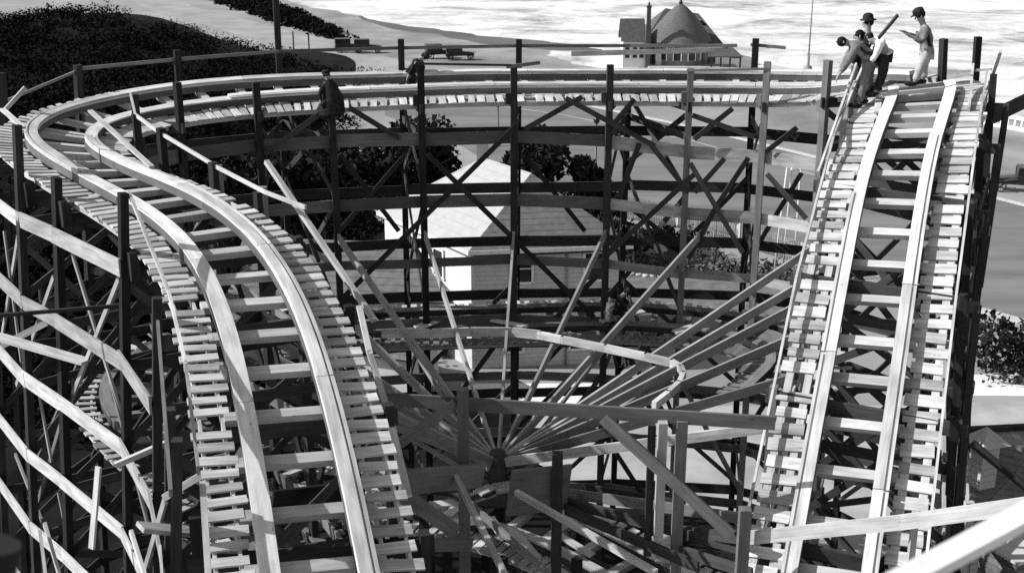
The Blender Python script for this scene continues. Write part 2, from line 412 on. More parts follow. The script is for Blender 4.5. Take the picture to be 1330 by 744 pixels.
tops_in = {13.98: 16.65, 11.6: 16.2, 9.9: 15.85, 15.9: 16.75, 24.66: 16.8, 27.07: 16.2, 29.77: 17.25, 32.48: 17.1, 35.34: 17.1, 37.89: 17.0, 40.6: 17.26, 43.46: 17.45, 46.2: 17.5}
tr_l = thing('timber_trestle', 'dark posts and pale bent ledger boards holding up the near left side of the curve', 'trestle', main.hp(8, 0, 0))
tr_b = thing('timber_trestle', 'tall open timber framework under the far side of the turn', 'trestle', main.hp(32, 0, 0))
tr_r = thing('timber_trestle', 'timber framework carrying the steep straight track', 'trestle', main.hp(54, 0, 0))
def sect(s): return tr_l if s < 17.5 else (tr_b if s < 45 else tr_r)
LAT = 1.66
BAT = .085
def latz(lat, z, s=0): return lat + (BAT if s < 45.2 else .045) * max(0.0, 16.2 - z) if lat > 0 else lat   # the outer posts are battered: they lean in as they rise
for lst, tops, lat in ((IN, tops_in, -LAT), (OUT, tops_out, LAT)):
    for s in lst:
        p = main.hp(s, lat); r = samp(main.tab, s); z1 = tops.get(s)
        if z1 is None: z1 = main.deck(s, lat) + (-.25 if s < 17 or s > 47.9 else .9)
        mb = MB(); w = .19 if s != 12.18 else .21
        ta = r[4] + U(-.05, .05); mb.beam(main.hp(s, latz(lat, -.1, s), -.1), main.hp(s, latz(lat, z1, s), z1), w * U(.95, 1.08), .16, (-math.sin(ta), math.cos(ta), 0))
        if lat > 0 and s in (8.72, 12.18, 13.83, 1.2):   # scabbed splice blocks just below the deck
            n = V((-math.sin(r[4]), math.cos(r[4]), 0)); q = p - n * .02 - V((math.cos(r[4]), math.sin(r[4]), 0)) * .12
            mb.post(q.x, q.y, r[3] - .75 + (.2 if s == 1.2 else 0), r[3] - .2 + (.3 if s == 1.2 else 0), .3, r[4], .2)
        if lat < 0 and 29 < s < 45:                        # knee blocks on the inner posts
            t = V((math.cos(r[4]), math.sin(r[4]), 0)); q = p - t * .17
            mb.post(q.x, q.y, 16.0, 16.32, .14, r[4], .16)
        mb.build('post', M['timber'] if lat > 0 or s < 34 else M['grey'] if s > 37 else M['brace'], sect(s))
    # ledgers: one course of boards per level, bent from post to post
    for sec, (a, b) in ((tr_l, (-3, 17.5)), (tr_b, (16.2, 46.3)), (tr_r, (45.4, 61))):
        seq = [s for s in lst if a < s < b]
        for z in LEV:
            mb = MB(); mb2 = MB(); cnt = 0
            for s, e in zip(seq, seq[1:]):
                if z > min(main.deck(s, lat), main.deck(e, lat)) - .45: continue
                if sec is tr_l and lat > 0 and s < {15.0: 8.7, 13.12: 5.8, 11.24: 1.1, 9.36: 1.1}.get(z, -9): continue
                if sec is tr_b and s > 34.5 and lat < 0 and abs(z - 9.36) < .1: continue
                d = (.12 if lat > 0 else .12) * (1 if lat > 0 else 1)
                l2 = latz(lat, z, s) + d if lat > 0 else lat + d
                hh = .34 if lat > 0 else (.36 if z > 12 else .28)
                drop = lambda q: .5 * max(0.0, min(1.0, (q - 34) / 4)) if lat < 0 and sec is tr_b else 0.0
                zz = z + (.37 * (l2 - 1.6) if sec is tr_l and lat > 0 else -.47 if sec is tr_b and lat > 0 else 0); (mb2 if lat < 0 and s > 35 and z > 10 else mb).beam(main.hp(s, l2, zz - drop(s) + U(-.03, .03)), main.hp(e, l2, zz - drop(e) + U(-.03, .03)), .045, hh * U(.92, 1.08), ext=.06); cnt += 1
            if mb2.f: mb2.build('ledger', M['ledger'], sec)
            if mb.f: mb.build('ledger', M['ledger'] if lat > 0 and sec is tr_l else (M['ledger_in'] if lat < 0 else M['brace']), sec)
# caps and X bracing inside each bent, between inner and outer posts
pairs = []
for s in IN:
    e = min(OUT, key=lambda q: abs(q - s)); pairs.append((s, e))
for s, e in pairs:
    a, b = main.hp(s, -LAT), main.hp(e, LAT); top = main.deck(s) - .62
    mb = MB(); mb.beam(main.hp(s, -LAT - .15, top), main.hp(e, LAT + .15, top), .1, .28); mb.build('cap_beam', M['brace'], sect(s))
    lv = [z for z in LEV if z < top - .4]
    for k, z in enumerate(lv):
        if k % 2 == 0:
            mb = MB(); mb.beam((a.x, a.y, z), main.hp(e, latz(LAT, z, s), z), .05, .22); mb.build('cross_beam', M['brace'], sect(s))
    hi = top
    for z in lv[::2][:3]:
        zz = z - .0
        mb = MB(); mb.beam((a.x, a.y, hi - .2), main.hp(e, latz(LAT, zz - 1.6, s), zz - 1.6), .05, .17); mb.build('brace', M['brace'], sect(s))
        if U(0, 1) < .6: mb = MB(); mb.beam(main.hp(e, latz(LAT, hi - .2, s), hi - .2), (a.x, a.y, zz - 1.6), .05, .17); mb.build('brace', M['brace'], sect(s))
        hi = zz - 1.6
# braces the photograph shows on the post rows, traced onto the row they stand in
def brace(p, q, lat, a, b, w=.15, mat='brace', sec=None, dlat=0.0):
    bt = BAT if lat > 0 else 0.0; A, B = curt(*p, lat + dlat, a, b, bat=bt), curt(*q, lat + dlat, a, b, bat=bt)
    mb = MB(); r = samp(main.tab, (a + b) / 2); n = (-math.sin(r[4]), math.cos(r[4]), 0)
    X = (B - A).normalized(); mb.beam(A, B, .05, w, X.cross(V(n))); mb.build('brace', M[mat], sec)
I_ = (-LAT, 22, 45.5)
for p, q in [((668, 165), (448, 385)), ((556, 200), (770, 412)), ((680, 168), (757, 126)), ((735, 128), (850, 190)), ((794, 165), (824, 129)), ((902, 181), (952, 141)), ((898, 150), (980, 178)),
             ((832, 186), (804, 256)), ((846, 190), (893, 250)), ((942, 206), (901, 250)), ((972, 205), (929, 268)), ((929, 268), (893, 336)), ((896, 212), (966, 328)), ((996, 226), (1047, 284)), ((1036, 166), (996, 197)),
             ((440, 130), (345, 200)), ((455, 140), (520, 180)), ((778, 357), (722, 412)), ((790, 330), (905, 225))]:
    brace(p, q, *I_, sec=tr_b, dlat=-.1)
for p, q in [((800, 255), (900, 330)), ((905, 300), (970, 230)), ((975, 330), (1040, 225)), ((680, 200), (760, 300)), ((440, 200), (520, 300)), ((530, 200), (440, 300)), ((690, 330), (830, 480)), ((840, 330), (700, 480))]:
    brace(p, q, LAT, 22, 45, sec=tr_b)
O_ = (LAT, 0, 16.5)
for p, q in [((93, 330), (158, 539)), ((157, 355), (88, 528)), ((6, 300), (40, 560)), ((25, 304), (3, 432)), ((97, 494), (40, 686)), ((144, 494), (195, 690)), ((215, 649), (188, 740)), ((75, 640), (96, 744)), ((49, 504), (66, 600)), ((70, 360), (22, 500)), ((20, 590), (60, 690)), ((205, 420), (262, 640))]:
    brace(p, q, *O_, sec=tr_l, w=.13, mat='grey' if p[0] in (205, 144, 97) else 'spoke', dlat=-.16 if p[0] < 200 else .1)
# inner post row of the left side and the ramp: long crossed braces
for lst, lat, sec in ((IN, -LAT, tr_l), (IN, -LAT, tr_r), (OUT, LAT, tr_r), (OUT, LAT, tr_b), (IN, -LAT, tr_b)):
    seq = [s for s in lst if sect(s) is sec]
    for k, (s, e) in enumerate(zip(seq, seq[1:])):
        top = min(main.deck(s), main.deck(e)) - .5
        for j, z in enumerate(z for z in (LEV if sec is not tr_b else LEV[4:]) if z < top):
            if (j + k) % 2: continue
            zt = min(top, z + 1.9); zb = max(0, z - 1.9)
            if sec is not tr_b or zt < 9.5:
                a, b = main.hp(s, latz(lat, zt, s), zt), main.hp(e, latz(lat, zb, s), zb)
                if k % 4 < 2: a, b = main.hp(e, latz(lat, zt, s), zt), main.hp(s, latz(lat, zb, s), zb)
                mb = MB(); mb.beam(a, b, .05, .15); mb.build('brace', M['timber' if sec is tr_l else 'brace'] if U(0, 1) < .8 else M['grey'], sec)
# handrails
def rail_line(pts, sec, mat='board', w=.05, h=.1): return line('handrail', pts, w, h, sec, mat)
oh = lambda s, z: main.hp(s, LAT + .1, z)
rail_line([oh(20.9, 17.15), oh(23.31, 17.12), oh(25.86, 17.2), oh(29.32, 17.22), oh(32.93, 17.24), oh(36.3, 17.22), oh(39.2, 17.26)], tr_b, 'grey')
line('handrail', [curt(745, 70, LAT + .2, 28, 42), curt(940, 65, LAT + .2, 28, 42)], .05, .16, tr_b, 'lumber')
line('handrail', [oh(39.6, 17.3), oh(40.4, 17.25)], .05, .1, tr_b, 'grey')
ih = lambda s, z: main.hp(s, -LAT - .06, z)
rail_line([ih(32.3, 17.08), ih(33.2, 17.18)], tr_b, 'grey'); rail_line([ih(37.8, 16.95), ih(40.7, 17.06)], tr_b, 'grey', h=.07)
rail_line([ih(29.7, 17.2), ih(32.4, 17.12)], tr_b, 'brace', h=.06)
line('handrail', [main.hp(18.0, -LAT, 17.0), main.hp(15.9, -LAT, 16.72), main.hp(13.98, -LAT, 16.52), main.hp(11.35, -LAT, 16.1), curt(345, 250, -LAT, 3, 12), curt(395, 269, -LAT, 3, 12)], .05, .08, tr_l, 'board')
line('handrail', [main.hp(8.72, LAT - .12, 16.5), main.hp(5.86, LAT - .12, 15.32), main.hp(3.5, LAT - .12, 14.8), main.hp(1.2, LAT - .12, 14.0)], .05, .09, tr_l, 'lumber')
line('handrail', [main.hp(1.25, LAT - .16, 13.75), main.hp(-1.6, LAT - .12, 12.6), main.hp(-4, LAT - .1, 11.5)], .09, .09, tr_l, 'lumber')
line('handrail', [at(467, 400, 21.0), at(480, 458, 20.2), at(506, 540, 19.3)], .1, .06, tr_l, 'board')
line('handrail', [at(504, 535, 19.2), at(529, 642, 17.8)], .14, .05, tr_l, 'lumber')
line('handrail', [main.hp(20.9, LAT + .05, 17.1), main.hp(18.6, LAT + .05, 16.75)], .05, .07, tr_b, 'grey')
# stout props against the inside of the left curve
for px, y0, y1, s0 in ((335, 255, 305, 9.9), (275, 212, 260, 11.6)):
    p = main.hp(s0, -LAT - .1); mb = MB(); mb.tube([(p.x, p.y, main.deck(s0) - 1.1), (p.x, p.y, main.deck(s0) + .12)], .11, 10); mb.build('log_prop', M['grey'], tr_l)
# outriggers and struts beside the ramp
for s in OUT:
    if s < 46: continue
    for dz in (.35, 2.3):
        z = main.deck(s) - dz; mb = MB(); mb.beam(main.hp(s, 1.5, z), main.hp(s, 2.1, z), .05, .24); mb.build('outrigger', M['brace'], tr_r)
    z = main.deck(s); mb = MB(); mb.beam(main.hp(s, 2.05, z - .3), main.hp(s, latz(LAT, z - 5, s) + .1, z - 5), .06, .15, (1, 0, 0)); mb.build('strut', M['timber'], tr_r)
# splice planks sticking out
line('ledger', [main.hp(46.6, LAT + .2, 16.35), at(1332, 131, 31.5)], .06, .36, tr_r, 'brace')
line('brace_board', [main.hp(46.0, LAT + .1, 16.6), main.hp(48.4, LAT + .1, 18.25)], .08, .07, tr_r, 'board')
for a, b, Y0, Y1, m in [((1264, 350), (1232, 540), 27, 24, 'grey'), ((1252, 640), (1262, 350), 23, 27, 'spoke'), ((1226, 470), (1226, 690), 24, 21, 'board'), ((1250, 520), (1235, 690), 25, 22, 'grey'), ((1256, 440), (1250, 690), 26, 23, 'brace'), ((1270, 180), (1258, 560), 29, 26, 'timber'), ((1243, 300), (1238, 690), 28, 23, 'timber')]:
    line('brace_board', [at(*a, Y0), at(*b, Y1)], .06, .16, tr_r, m)

# ------------------------------------------------------------------ the lower track inside the turn
def lower_tab():
    rows = []
    for k in range(36):
        s = 2.0 + k * 1.35; off = -1.0 - max(0, (s - 36)) * .16
        p = main.hp(s, off); r = samp(main.tab, s); z = 9.35 - .0 * s
        if s < 16: z -= (16 - s) * .10
        if s > 42: z -= (s - 42) * .05
        rows.append([0, p.x, p.y, z, r[4], .10])
    P = [V(r[1:4]) for r in rows]; d = [0.0]
    for a, b in zip(P, P[1:]): d.append(d[-1] + (b - a).length)
    n = int(d[-1] / 1.2); out = []
    for k in range(n + 1):
        t = d[-1] * k / n; i = max(0, min(len(P) - 2, int(np.searchsorted(d, t) - 1))); u = (t - d[i]) / (d[i + 1] - d[i])
        p = P[i].lerp(P[i + 1], u); out.append([t, p.x, p.y, p.z, 0, .1])
    for k, r in enumerate(out):
        a, b = out[max(0, k - 1)], out[min(n, k + 1)]; r[4] = math.atan2(b[2] - a[2], b[1] - a[1])
        if k and r[4] > out[k - 1][4] + 3: r[4] -= 2 * math.pi
        if k and r[4] < out[k - 1][4] - 3: r[4] += 2 * math.pi
    return out
def path_tab(pts, bank=0.0):
    P = [V(p) for p in pts]; fine = []
    for i in range(len(P) - 1):
        p0 = P[i - 1] if i else 2 * P[0] - P[1]; p3 = P[i + 2] if i + 2 < len(P) else 2 * P[-1] - P[-2]
        for k in range(12):
            t = k / 12; fine.append(.5 * (2 * P[i] + (P[i + 1] - p0) * t + (2 * p0 - 5 * P[i] + 4 * P[i + 1] - p3) * t * t + (3 * P[i] - p0 - 3 * P[i + 1] + p3) * t ** 3))
    fine.append(P[-1]); d = [0.0]
    for a, b in zip(fine, fine[1:]): d.append(d[-1] + (b - a).length)
    n = max(4, int(d[-1] / 1.0)); out = []
    for k in range(n + 1):
        t = d[-1] * k / n; i = max(0, min(len(fine) - 2, int(np.searchsorted(d, t) - 1))); u = (t - d[i]) / max(1e-6, d[i + 1] - d[i])
        p = fine[i].lerp(fine[i + 1], u); out.append([t, p.x, p.y, p.z, 0, bank])
    for k, r in enumerate(out):
        a, b = out[max(0, k - 1)], out[min(n, k + 1)]; r[4] = math.atan2(b[2] - a[2], b[1] - a[1])
        if k:
            while r[4] > out[k - 1][4] + 3: r[4] -= 2 * math.pi
            while r[4] < out[k - 1][4] - 3: r[4] += 2 * math.pi
    return out
low = Track(lower_tab()); LE = low.tab[-1, 0]
lt = thing('coaster_track', 'lower coaster track half hidden among the posts below the turn', 'coaster track', low.hp(20, 0))
RW = .145
rail(low, GA / 2, .3, LE - .3, 1, lt, groove=(), mat='grey', step=.6); rail(low, -GA / 2, .3, LE - .3, -1, lt, groove=(), mat='grey', step=.6)
ties(low, .6, LE - .5, 1.05, lt, mat='grey')
walkway(low, .3, LE - .3, .9, 1.5, lt, mat='board', pitch=.3, w=.17, miss=0); walkway(low, .3, LE - .3, -1.5, -.9, lt, mat='grey', pitch=.3, w=.17, miss=0)
thr = Track(path_tab([(-8.5, 29.5, 7.4), (-4.5, 28.0, 7.7), (0, 26.0, 8.0), (2.8, 23.6, 7.9), (5.4, 20.4, 7.8), (7.0, 16.5, 7.6)])); TE = thr.tab[-1, 0]
t3 = thing('coaster_track', 'lowest coaster track crossing below the spoked frame', 'coaster track', thr.hp(8, 0))
rail(thr, GA / 2, .1, TE - .1, 1, t3, groove=(), mat='board', step=.6); rail(thr, -GA / 2, .1, TE - .1, -1, t3, groove=(), mat='board', step=.6)
ties(thr, .3, TE - .2, 1.0, t3, mat='board'); walkway(thr, .1, TE - .1, .9, 1.5, t3, pitch=.3, w=.21); walkway(thr, .1, TE - .1, -1.5, -.9, t3, pitch=.3, w=.21)
tr_i = thing('timber_trestle', 'short timber posts and braces carrying the lowest track', 'trestle', thr.hp(8, 0, 0))
k = 0
s = .5
while s < TE:
    for lat in (-1.6, 1.6):
        p = thr.hp(s, lat); mb = MB(); mb.post(p.x, p.y, -.1, p.z - .2 + (.9 if k % 2 and lat < 0 else 0), .17, samp(thr.tab, s)[4]); mb.build('post', M['timber'], tr_i)
    a, b = thr.hp(s, -1.6), thr.hp(s, 1.6)
    mb = MB(); mb.beam(a - V((0, 0, .55)), b - V((0, 0, .55)), .08, .24); mb.build('cap_beam', M['brace'], tr_i)
    mb = MB(); mb.beam(a - V((0, 0, .6)), b - V((0, 0, 3.6)), .05, .15); mb.build('brace', M['brace'], tr_i)
    mb = MB(); mb.beam(b - V((0, 0, .6)), a - V((0, 0, 3.6)), .05, .15); mb.build('brace', M['grey'], tr_i)
    if s + 2.4 < TE:
        for lat in (-1.72, 1.72):
            for z in (6.2, 4.0, 2.0):
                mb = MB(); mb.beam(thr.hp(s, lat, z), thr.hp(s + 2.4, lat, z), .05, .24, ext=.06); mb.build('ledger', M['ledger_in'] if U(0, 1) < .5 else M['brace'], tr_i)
    s += 2.4; k += 1

# ------------------------------------------------------------------ the spoked frame in the middle of the turn
HUB = V((-.35, 27.3, 0)); ZH = zat(27.3, 598)
hub = thing('spoked_frame', 'hub post with long timber spokes fanning up and a bent hoop across them', 'spoked frame', HUB)
mb = MB(); mb.tube([(HUB.x, HUB.y, -.1), (HUB.x, HUB.y, ZH + .25)], [.2, .19], 12); mb.build('hub_post', M['brace'], hub)
mb = MB(); mb.lathe((HUB.x, HUB.y, ZH - .5), [(.2, -.09), (1.35, -.09), (1.35, 0), (.2, 0)], 12); mb.build('hub_platform', M['brace'], hub)
mb = MB(); mb.box((HUB.x + .35, HUB.y - .5, ZH - .44), (.9, .5, .06), .3); mb.box((HUB.x - .3, HUB.y - .7, ZH - .43), (.5, .3, .05), .8); mb.build('offcut', M['lumber'], hub)
ZS = 12.1
spoke_ends = [(8.4, 11.9), (11.6, 12), (13.98, 12.1), (18.6, 12.2), (21.6, 12.2), (24.66, 12.2), (27.07, 12.2), (29.77, 12.2), (32.48, 12.1), (35.34, 12.1), (38.5, 12.05), (43.46, 12.1), (46.2, 12.1), (48.8, 12.0), (51.4, 11.7), (53.2, 11.2), (54.6, 10.6)]
for s, z in spoke_ends:
    e = main.hp(s, -LAT, z); d = V((e.x - HUB.x, e.y - HUB.y, 0)).normalized(); st = V((HUB.x, HUB.y, ZH)) + d * .2
    mb = MB(); lm = 'lumber' if s in (54.6,) else ('grey' if s == 53.2 else 'spoke'); mb.beam(st, e, .07, .24); mb.build('spoke', M[lm], hub)
    mb = MB(); mb.beam(V((HUB.x, HUB.y, ZH - .55)) + d * .3, st.lerp(e, .5) - V((0, 0, .15)), .05, .12)
    if s in (8.4, 21.6, 27.07, 32.48, 38.5, 48.8): mb.build('strut', M['spoke'], hub)
hoop = [(497, 433), (560, 433), (610, 431), (665, 431), (700, 435), (730, 441), (786, 452), (838, 463), (872, 471), (884, 478), (888, 487), (882, 499), (868, 512), (850, 526)]
hp_ = [atz(x, y, 10.45) for x, y in hoop]
mb = MB()
for a, b in zip(hp_[:5], hp_[1:5]): mb.beam(a, b, .05, .26, ext=.03)
for a, b in zip(hp_[4:], hp_[5:]): mb.beam(a, b, .12, .2, ext=.03)
mb.build('hoop', M['lumber'], hub)

# ------------------------------------------------------------------ cross frame between the two near tracks
cf = thing('cross_frame', 'rough timber cross frame with a long rail standing between the two near tracks', 'cross frame', (0, 21.3, 0))
line('cross_rail', [at(498, 518, 22.0), at(1004, 549, 20.8)], .07, .26, cf, 'grey')
for px, y0, y1, Y, w, m in ((601, 505, 800, 21.6, .22, 'grey'), (861, 548, 700, 21.0, .17, 'board'), (886, 545, 800, 21.1, .2, 'grey'), (968, 660, 800, 19.4, .2, 'grey'), (847, 552, 720, 21.3, .14, 'brace'), (724, 588, 760, 23, .22, 'brace')):
    a = at(px, y0, Y); b = at(px, y1, Y); mb = MB(); mb.post(a.x, a.y, -.1 if y1 == 800 else b.z, a.z, w); mb.build('post', M[m], cf)
line('plank', [at(523, 626, 20.0), at(625, 617, 21.5)], .07, .48, cf, 'grey')
line('plank', [at(356, 655, 18.6), at(470, 640, 19.6)], .07, .5, cf, 'timber')
line('plank', [at(534, 708, 18.6), at(610, 706, 19.4)], .07, .24, cf, 'grey')
line('plank', [at(664, 640, 22.6), at(736, 632, 23.2)], .08, 1.0, cf, 'grey')
line('diagonal_brace', [at(786, 545, 21.0), at(948, 692, 20.2)], .06, .24, cf, 'grey')
line('diagonal_brace', [at(590, 615, 21.0), at(655, 744, 18.6)], .1, .1, cf, 'lumber')
line('diagonal_brace', [at(600, 645, 22), at(712, 744, 19.8)], .06, .15, cf, 'grey')
line('diagonal_brace', [at(672, 640, 22.3), at(850, 742, 19.6)], .1, .12, cf, 'board')
line('diagonal_brace', [at(520, 640, 20.4), at(592, 690, 21.4)], .06, .3, cf, 'grey')
line('diagonal_brace', [at(520, 575, 21.5), at(590, 525, 21.6)], .06, .2, cf, 'grey')
for a, b, Y0, Y1, m in [((735, 640), (960, 672), 23.5, 21, 'grey'), ((738, 652), (960, 712), 23.2, 20.5, 'brace'), ((736, 662), (905, 735), 23, 20.2, 'brace'), ((760, 634), (880, 655), 23.6, 22.4, 'timber'), ((890, 690), (975, 700), 21.4, 20.2, 'brace'), ((884, 715), (975, 744), 21, 19.8, 'brace')]:
    line('plank', [at(*a, Y0), at(*b, Y1)], .06, .22, cf, m)
# barrier board across the ramp
bar = thing('barrier', 'pale board nailed to short posts across the foot of the steep track', 'barrier', at(1090, 690, 19.3))
line('board', [at(972, 698, 19.6), at(1170, 678, 17.9), at(1345, 654, 16.4)], .05, .25, bar, 'board')
for px, y0, y1, Y, w in ((1192, 668, 760, 17.85, .1), (1262, 655, 676, 17.2, .14)):
    a = at(px, y0, Y); b = at(px, y1, Y); mb = MB(); mb.post(a.x, a.y + .09, b.z, a.z, w, 0, .1); mb.build('post', M['board'], bar)
# near beam by the camera, out of focus
nb = MB(); nb.beam(at(1120, 782, 2.15), at(1420, 622, 2.5), .048, .034, (0, -.3, 1)); o = nb.build('beam', M['rail'])
tag(o, 'bright timber beam close up at the bottom right corner', 'beam')
nb = MB(); nb.tube([at(-50, 900, 1.7), at(-14, 705, 1.75)], [.055, .05], 14); o = nb.build('post', M['timber']); o.name = 'pole_end'
tag(o, 'dark rounded pole end close up in the bottom left corner', 'pole')

# ------------------------------------------------------------------ loose boards
def loose(label, a, b, Y0, Y1, w, h, mat, group=None, name='plank'):
    mb = MB(); mb.beam(at(*a, Y0), at(*b, Y1), w, h); o = mb.build(name, M[mat]); return tag(o, label, 'plank', group)
loose('long pale plank leaning over the inner rail of the left curve', (117, 144), (197, 217), 30.3, 26.9, .12, .05, 'lumber')
loose('longest pale plank slanting down inside the left curve', (346, 210), (486, 416), 26, 22.4, .1, .1, 'board')
loose('pale plank slanting beside the longest one, lower down', (404, 296), (470, 392), 25.5, 23.2, .07, .1, 'board')
loose('short pale plank rising from the outer edge at far left', (3, 147), (33, 114), 28.2, 28.6, .06, .09, 'board')
loose('short pale plank slanting down to the leftmost post', (3, 142), (30, 166), 28.2, 26.3, .12, .05, 'lumber')
loose('pale flat plank jutting out level beside the near left post', (182, 684), (268, 692), 16.0, 16.6, .3, .07, 'lumber')
loose('pale pole sloping up between the left posts', (150, 604), (242, 564), 20.6, 21, .1, .1, 'board')
loose('short pale board sloping up to the near left post', (213, 646), (266, 614), 17.4, 17.2, .05, .11, 'board')
loose('dark thin pipe running level across the left posts', (-30, 412), (166, 396), 22.6, 22.9, .07, .07, 'timber')
loose('narrow board standing upright against the lower left slats', (119, 712), (128, 606), 21, 21.3, .14, .05, 'board')
loose('pale board lying level among the far left posts', (-6, 436), (112, 470), 25, 24, .3, .06, 'lumber')
loose('short board set at a slant between the far left posts', (4, 448), (62, 418), 25.5, 25.2, .1, .14, 'board')
for k, (a, b, Y0, Y1) in enumerate([((170, 690), (205, 800), 18.5, 17.2), ((52, 690), (66, 800), 20, 18.5), ((58, 680), (90, 790), 20.3, 19)]):
    loose(['pale board standing steeply behind the near left post', 'upright pale board at the lower left, left one of a pair', 'upright pale board at the lower left, right one of a pair'][k], a, b, Y0, Y1, .06, .12, 'lumber')
# offcuts and stacked boards on the lower deck and under the tracks
cl = 'offcut boards lying about the lower level'
for k in range(64):
    tk, end = (low, LE) if k < 20 else (thr, TE)
    sp = end * (k % 20 + U(.1, .9)) / 20; sp = min(end - 1, max(1, sp if k < 20 else end * (k - 20 + .5) / 44))
    C, T, L, Nn = tk.frame(sp); lat = U(-1.3, 1.3); a = U(0, 3.14); d = (T * math.cos(a) + L * math.sin(a)) * U(.35, .8); p = C + L * lat + Nn * (.06 if abs(abs(lat) - .69) < .5 else -.235)
    mb = MB(); mb.beam(p - d, p + d, U(.16, .34), .05, Nn + L * U(-.05, .05))
    tag(mb.build('offcut', M[['lumber', 'board', 'grey'][k % 3 if k < 20 else k % 2]]), 'short sawn offcut lying among the timbers of the lower level', 'offcut', cl)
# ------------------------------------------------------------------ the ground
def sheet(name, pts, z, mat, kind='structure'):
    mb = MB(); P = [p if isinstance(p, Vector) else G(*p) for p in pts]
    me = bpy.data.meshes.new(name); me.from_pydata([(p.x, p.y, z) for p in P], [], [tuple(range(len(P)))]); me.materials.append(M[mat])
    o = bpy.data.objects.new(name, me); COL.objects.link(o); return tag(o, kind=kind)
def seamat():
    m, nt, b = newmat('surf_water', .35); lk = nt.links.new
    tc = N(nt, 'ShaderNodeTexCoord'); mp = N(nt, 'ShaderNodeMapping'); lk(tc.outputs['Object'], mp.inputs[0]); mp.inputs['Scale'].default_value = (.045, .05, 1); mp.inputs['Rotation'].default_value = (0, 0, .06)
    n = N(nt, 'ShaderNodeTexNoise', i_Scale=1.0, i_Detail=9.0, i_Roughness=.68, i_Distortion=.8); lk(mp.outputs[0], n.inputs[0])
    mp2 = N(nt, 'ShaderNodeMapping'); lk(tc.outputs['Object'], mp2.inputs[0]); mp2.inputs['Scale'].default_value = (.3, .35, 1)
    n2 = N(nt, 'ShaderNodeTexNoise', i_Scale=1.0, i_Detail=6.0, i_Roughness=.7); lk(mp2.outputs[0], n2.inputs[0])
    mx = N(nt, 'ShaderNodeMath', operation='MULTIPLY_ADD'); lk(n2.outputs[0], mx.inputs[0]); mx.inputs[1].default_value = .35; lk(n.outputs[0], mx.inputs[2])
    c = ramp(nt, mx.outputs[0], [(.52, .16), (.62, .42), (.74, .70)]); lk(c, b.inputs['Base Color'])
    bp = N(nt, 'ShaderNodeBump', i_Strength=.3, i_Distance=.4); lk(n2.outputs[0], bp.inputs['Height']); lk(bp.outputs[0], b.inputs['Normal'])
    return m
M['sea'] = seamat()
def groundmat():
    m, nt, b = newmat('ground_soil'); lk = nt.links.new
    tc = N(nt, 'ShaderNodeTexCoord'); n = N(nt, 'ShaderNodeTexNoise', i_Scale=.06, i_Detail=9.0, i_Roughness=.65); lk(tc.outputs['Object'], n.inputs[0])
    c = ramp(nt, n.outputs[0], [(.35, .17), (.65, .27)]); lk(c, b.inputs['Base Color']); return m
M['ground'] = groundmat()
sheet('ground', [V((-5000, -300, 0)), V((5000, -300, 0)), V((5000, 7000, 0)), V((-5000, 7000, 0))], 0, 'ground')
far = [V((2500, 6500, 0)), V((-2500, 6500, 0)), V((-600, 900, 0)), V((-180, 420, 0))]
shore = [(300, -14), (380, 4), (470, 22), (560, 38), (640, 48), (700, 53), (745, 58), (786, 66), (770, 68), (715, 66), (712, 72), (745, 84), (800, 92), (900, 96), (1000, 102), (1100, 117), (1200, 132), (1283, 148), (1340, 160), (1500, 190)]
def rough_shore(pts):
    out = []
    for a, b in zip(pts, pts[1:]):
        A, B = G(*a), G(*b)
        for k in range(5):
            p = A.lerp(B, k / 5); w = min(1.5, (B - A).length * .06); out.append(p + V((U(-w, w), U(-w, w), 0)))
    out.append(G(*pts[-1])); return out
sheet('beach', rough_shore([(300, -10), (380, 6), (560, 42), (640, 52), (800, 72)]) + [G(810, 96), G(1000, 110), G(1283, 160), G(1500, 200), G(1500, 250), G(1200, 235), G(1000, 165), G(700, 118), G(520, 96), G(440, 60), G(350, 20)], .004, 'sand')
sheet('wet_sand', rough_shore([(470, 21), (560, 37), (640, 47), (700, 52), (790, 64)]) + rough_shore([(792, 70), (700, 64), (640, 58), (560, 46), (470, 26)]), .008, 'wet')
sheet('wet_sand', rough_shore([(1270, 142), (1340, 154), (1500, 180)]) + [G(1500, 186), G(1340, 160), G(1270, 150)], .02, 'wet')
sheet('sea', far + rough_shore(shore) + [G(2600, 330), V((700, 300, 0))], .012, 'sea')
road_u = [(500, 112), (560, 112), (735, 132), (895, 165), (1060, 205), (1270, 252), (1420, 290)]
road_l = [(1500, 470), (1400, 436), (1335, 418), (1270, 400), (1000, 302), (800, 264), (700, 252), (600, 190), (500, 150)]
sheet('road', road_u + road_l, .008, 'road')
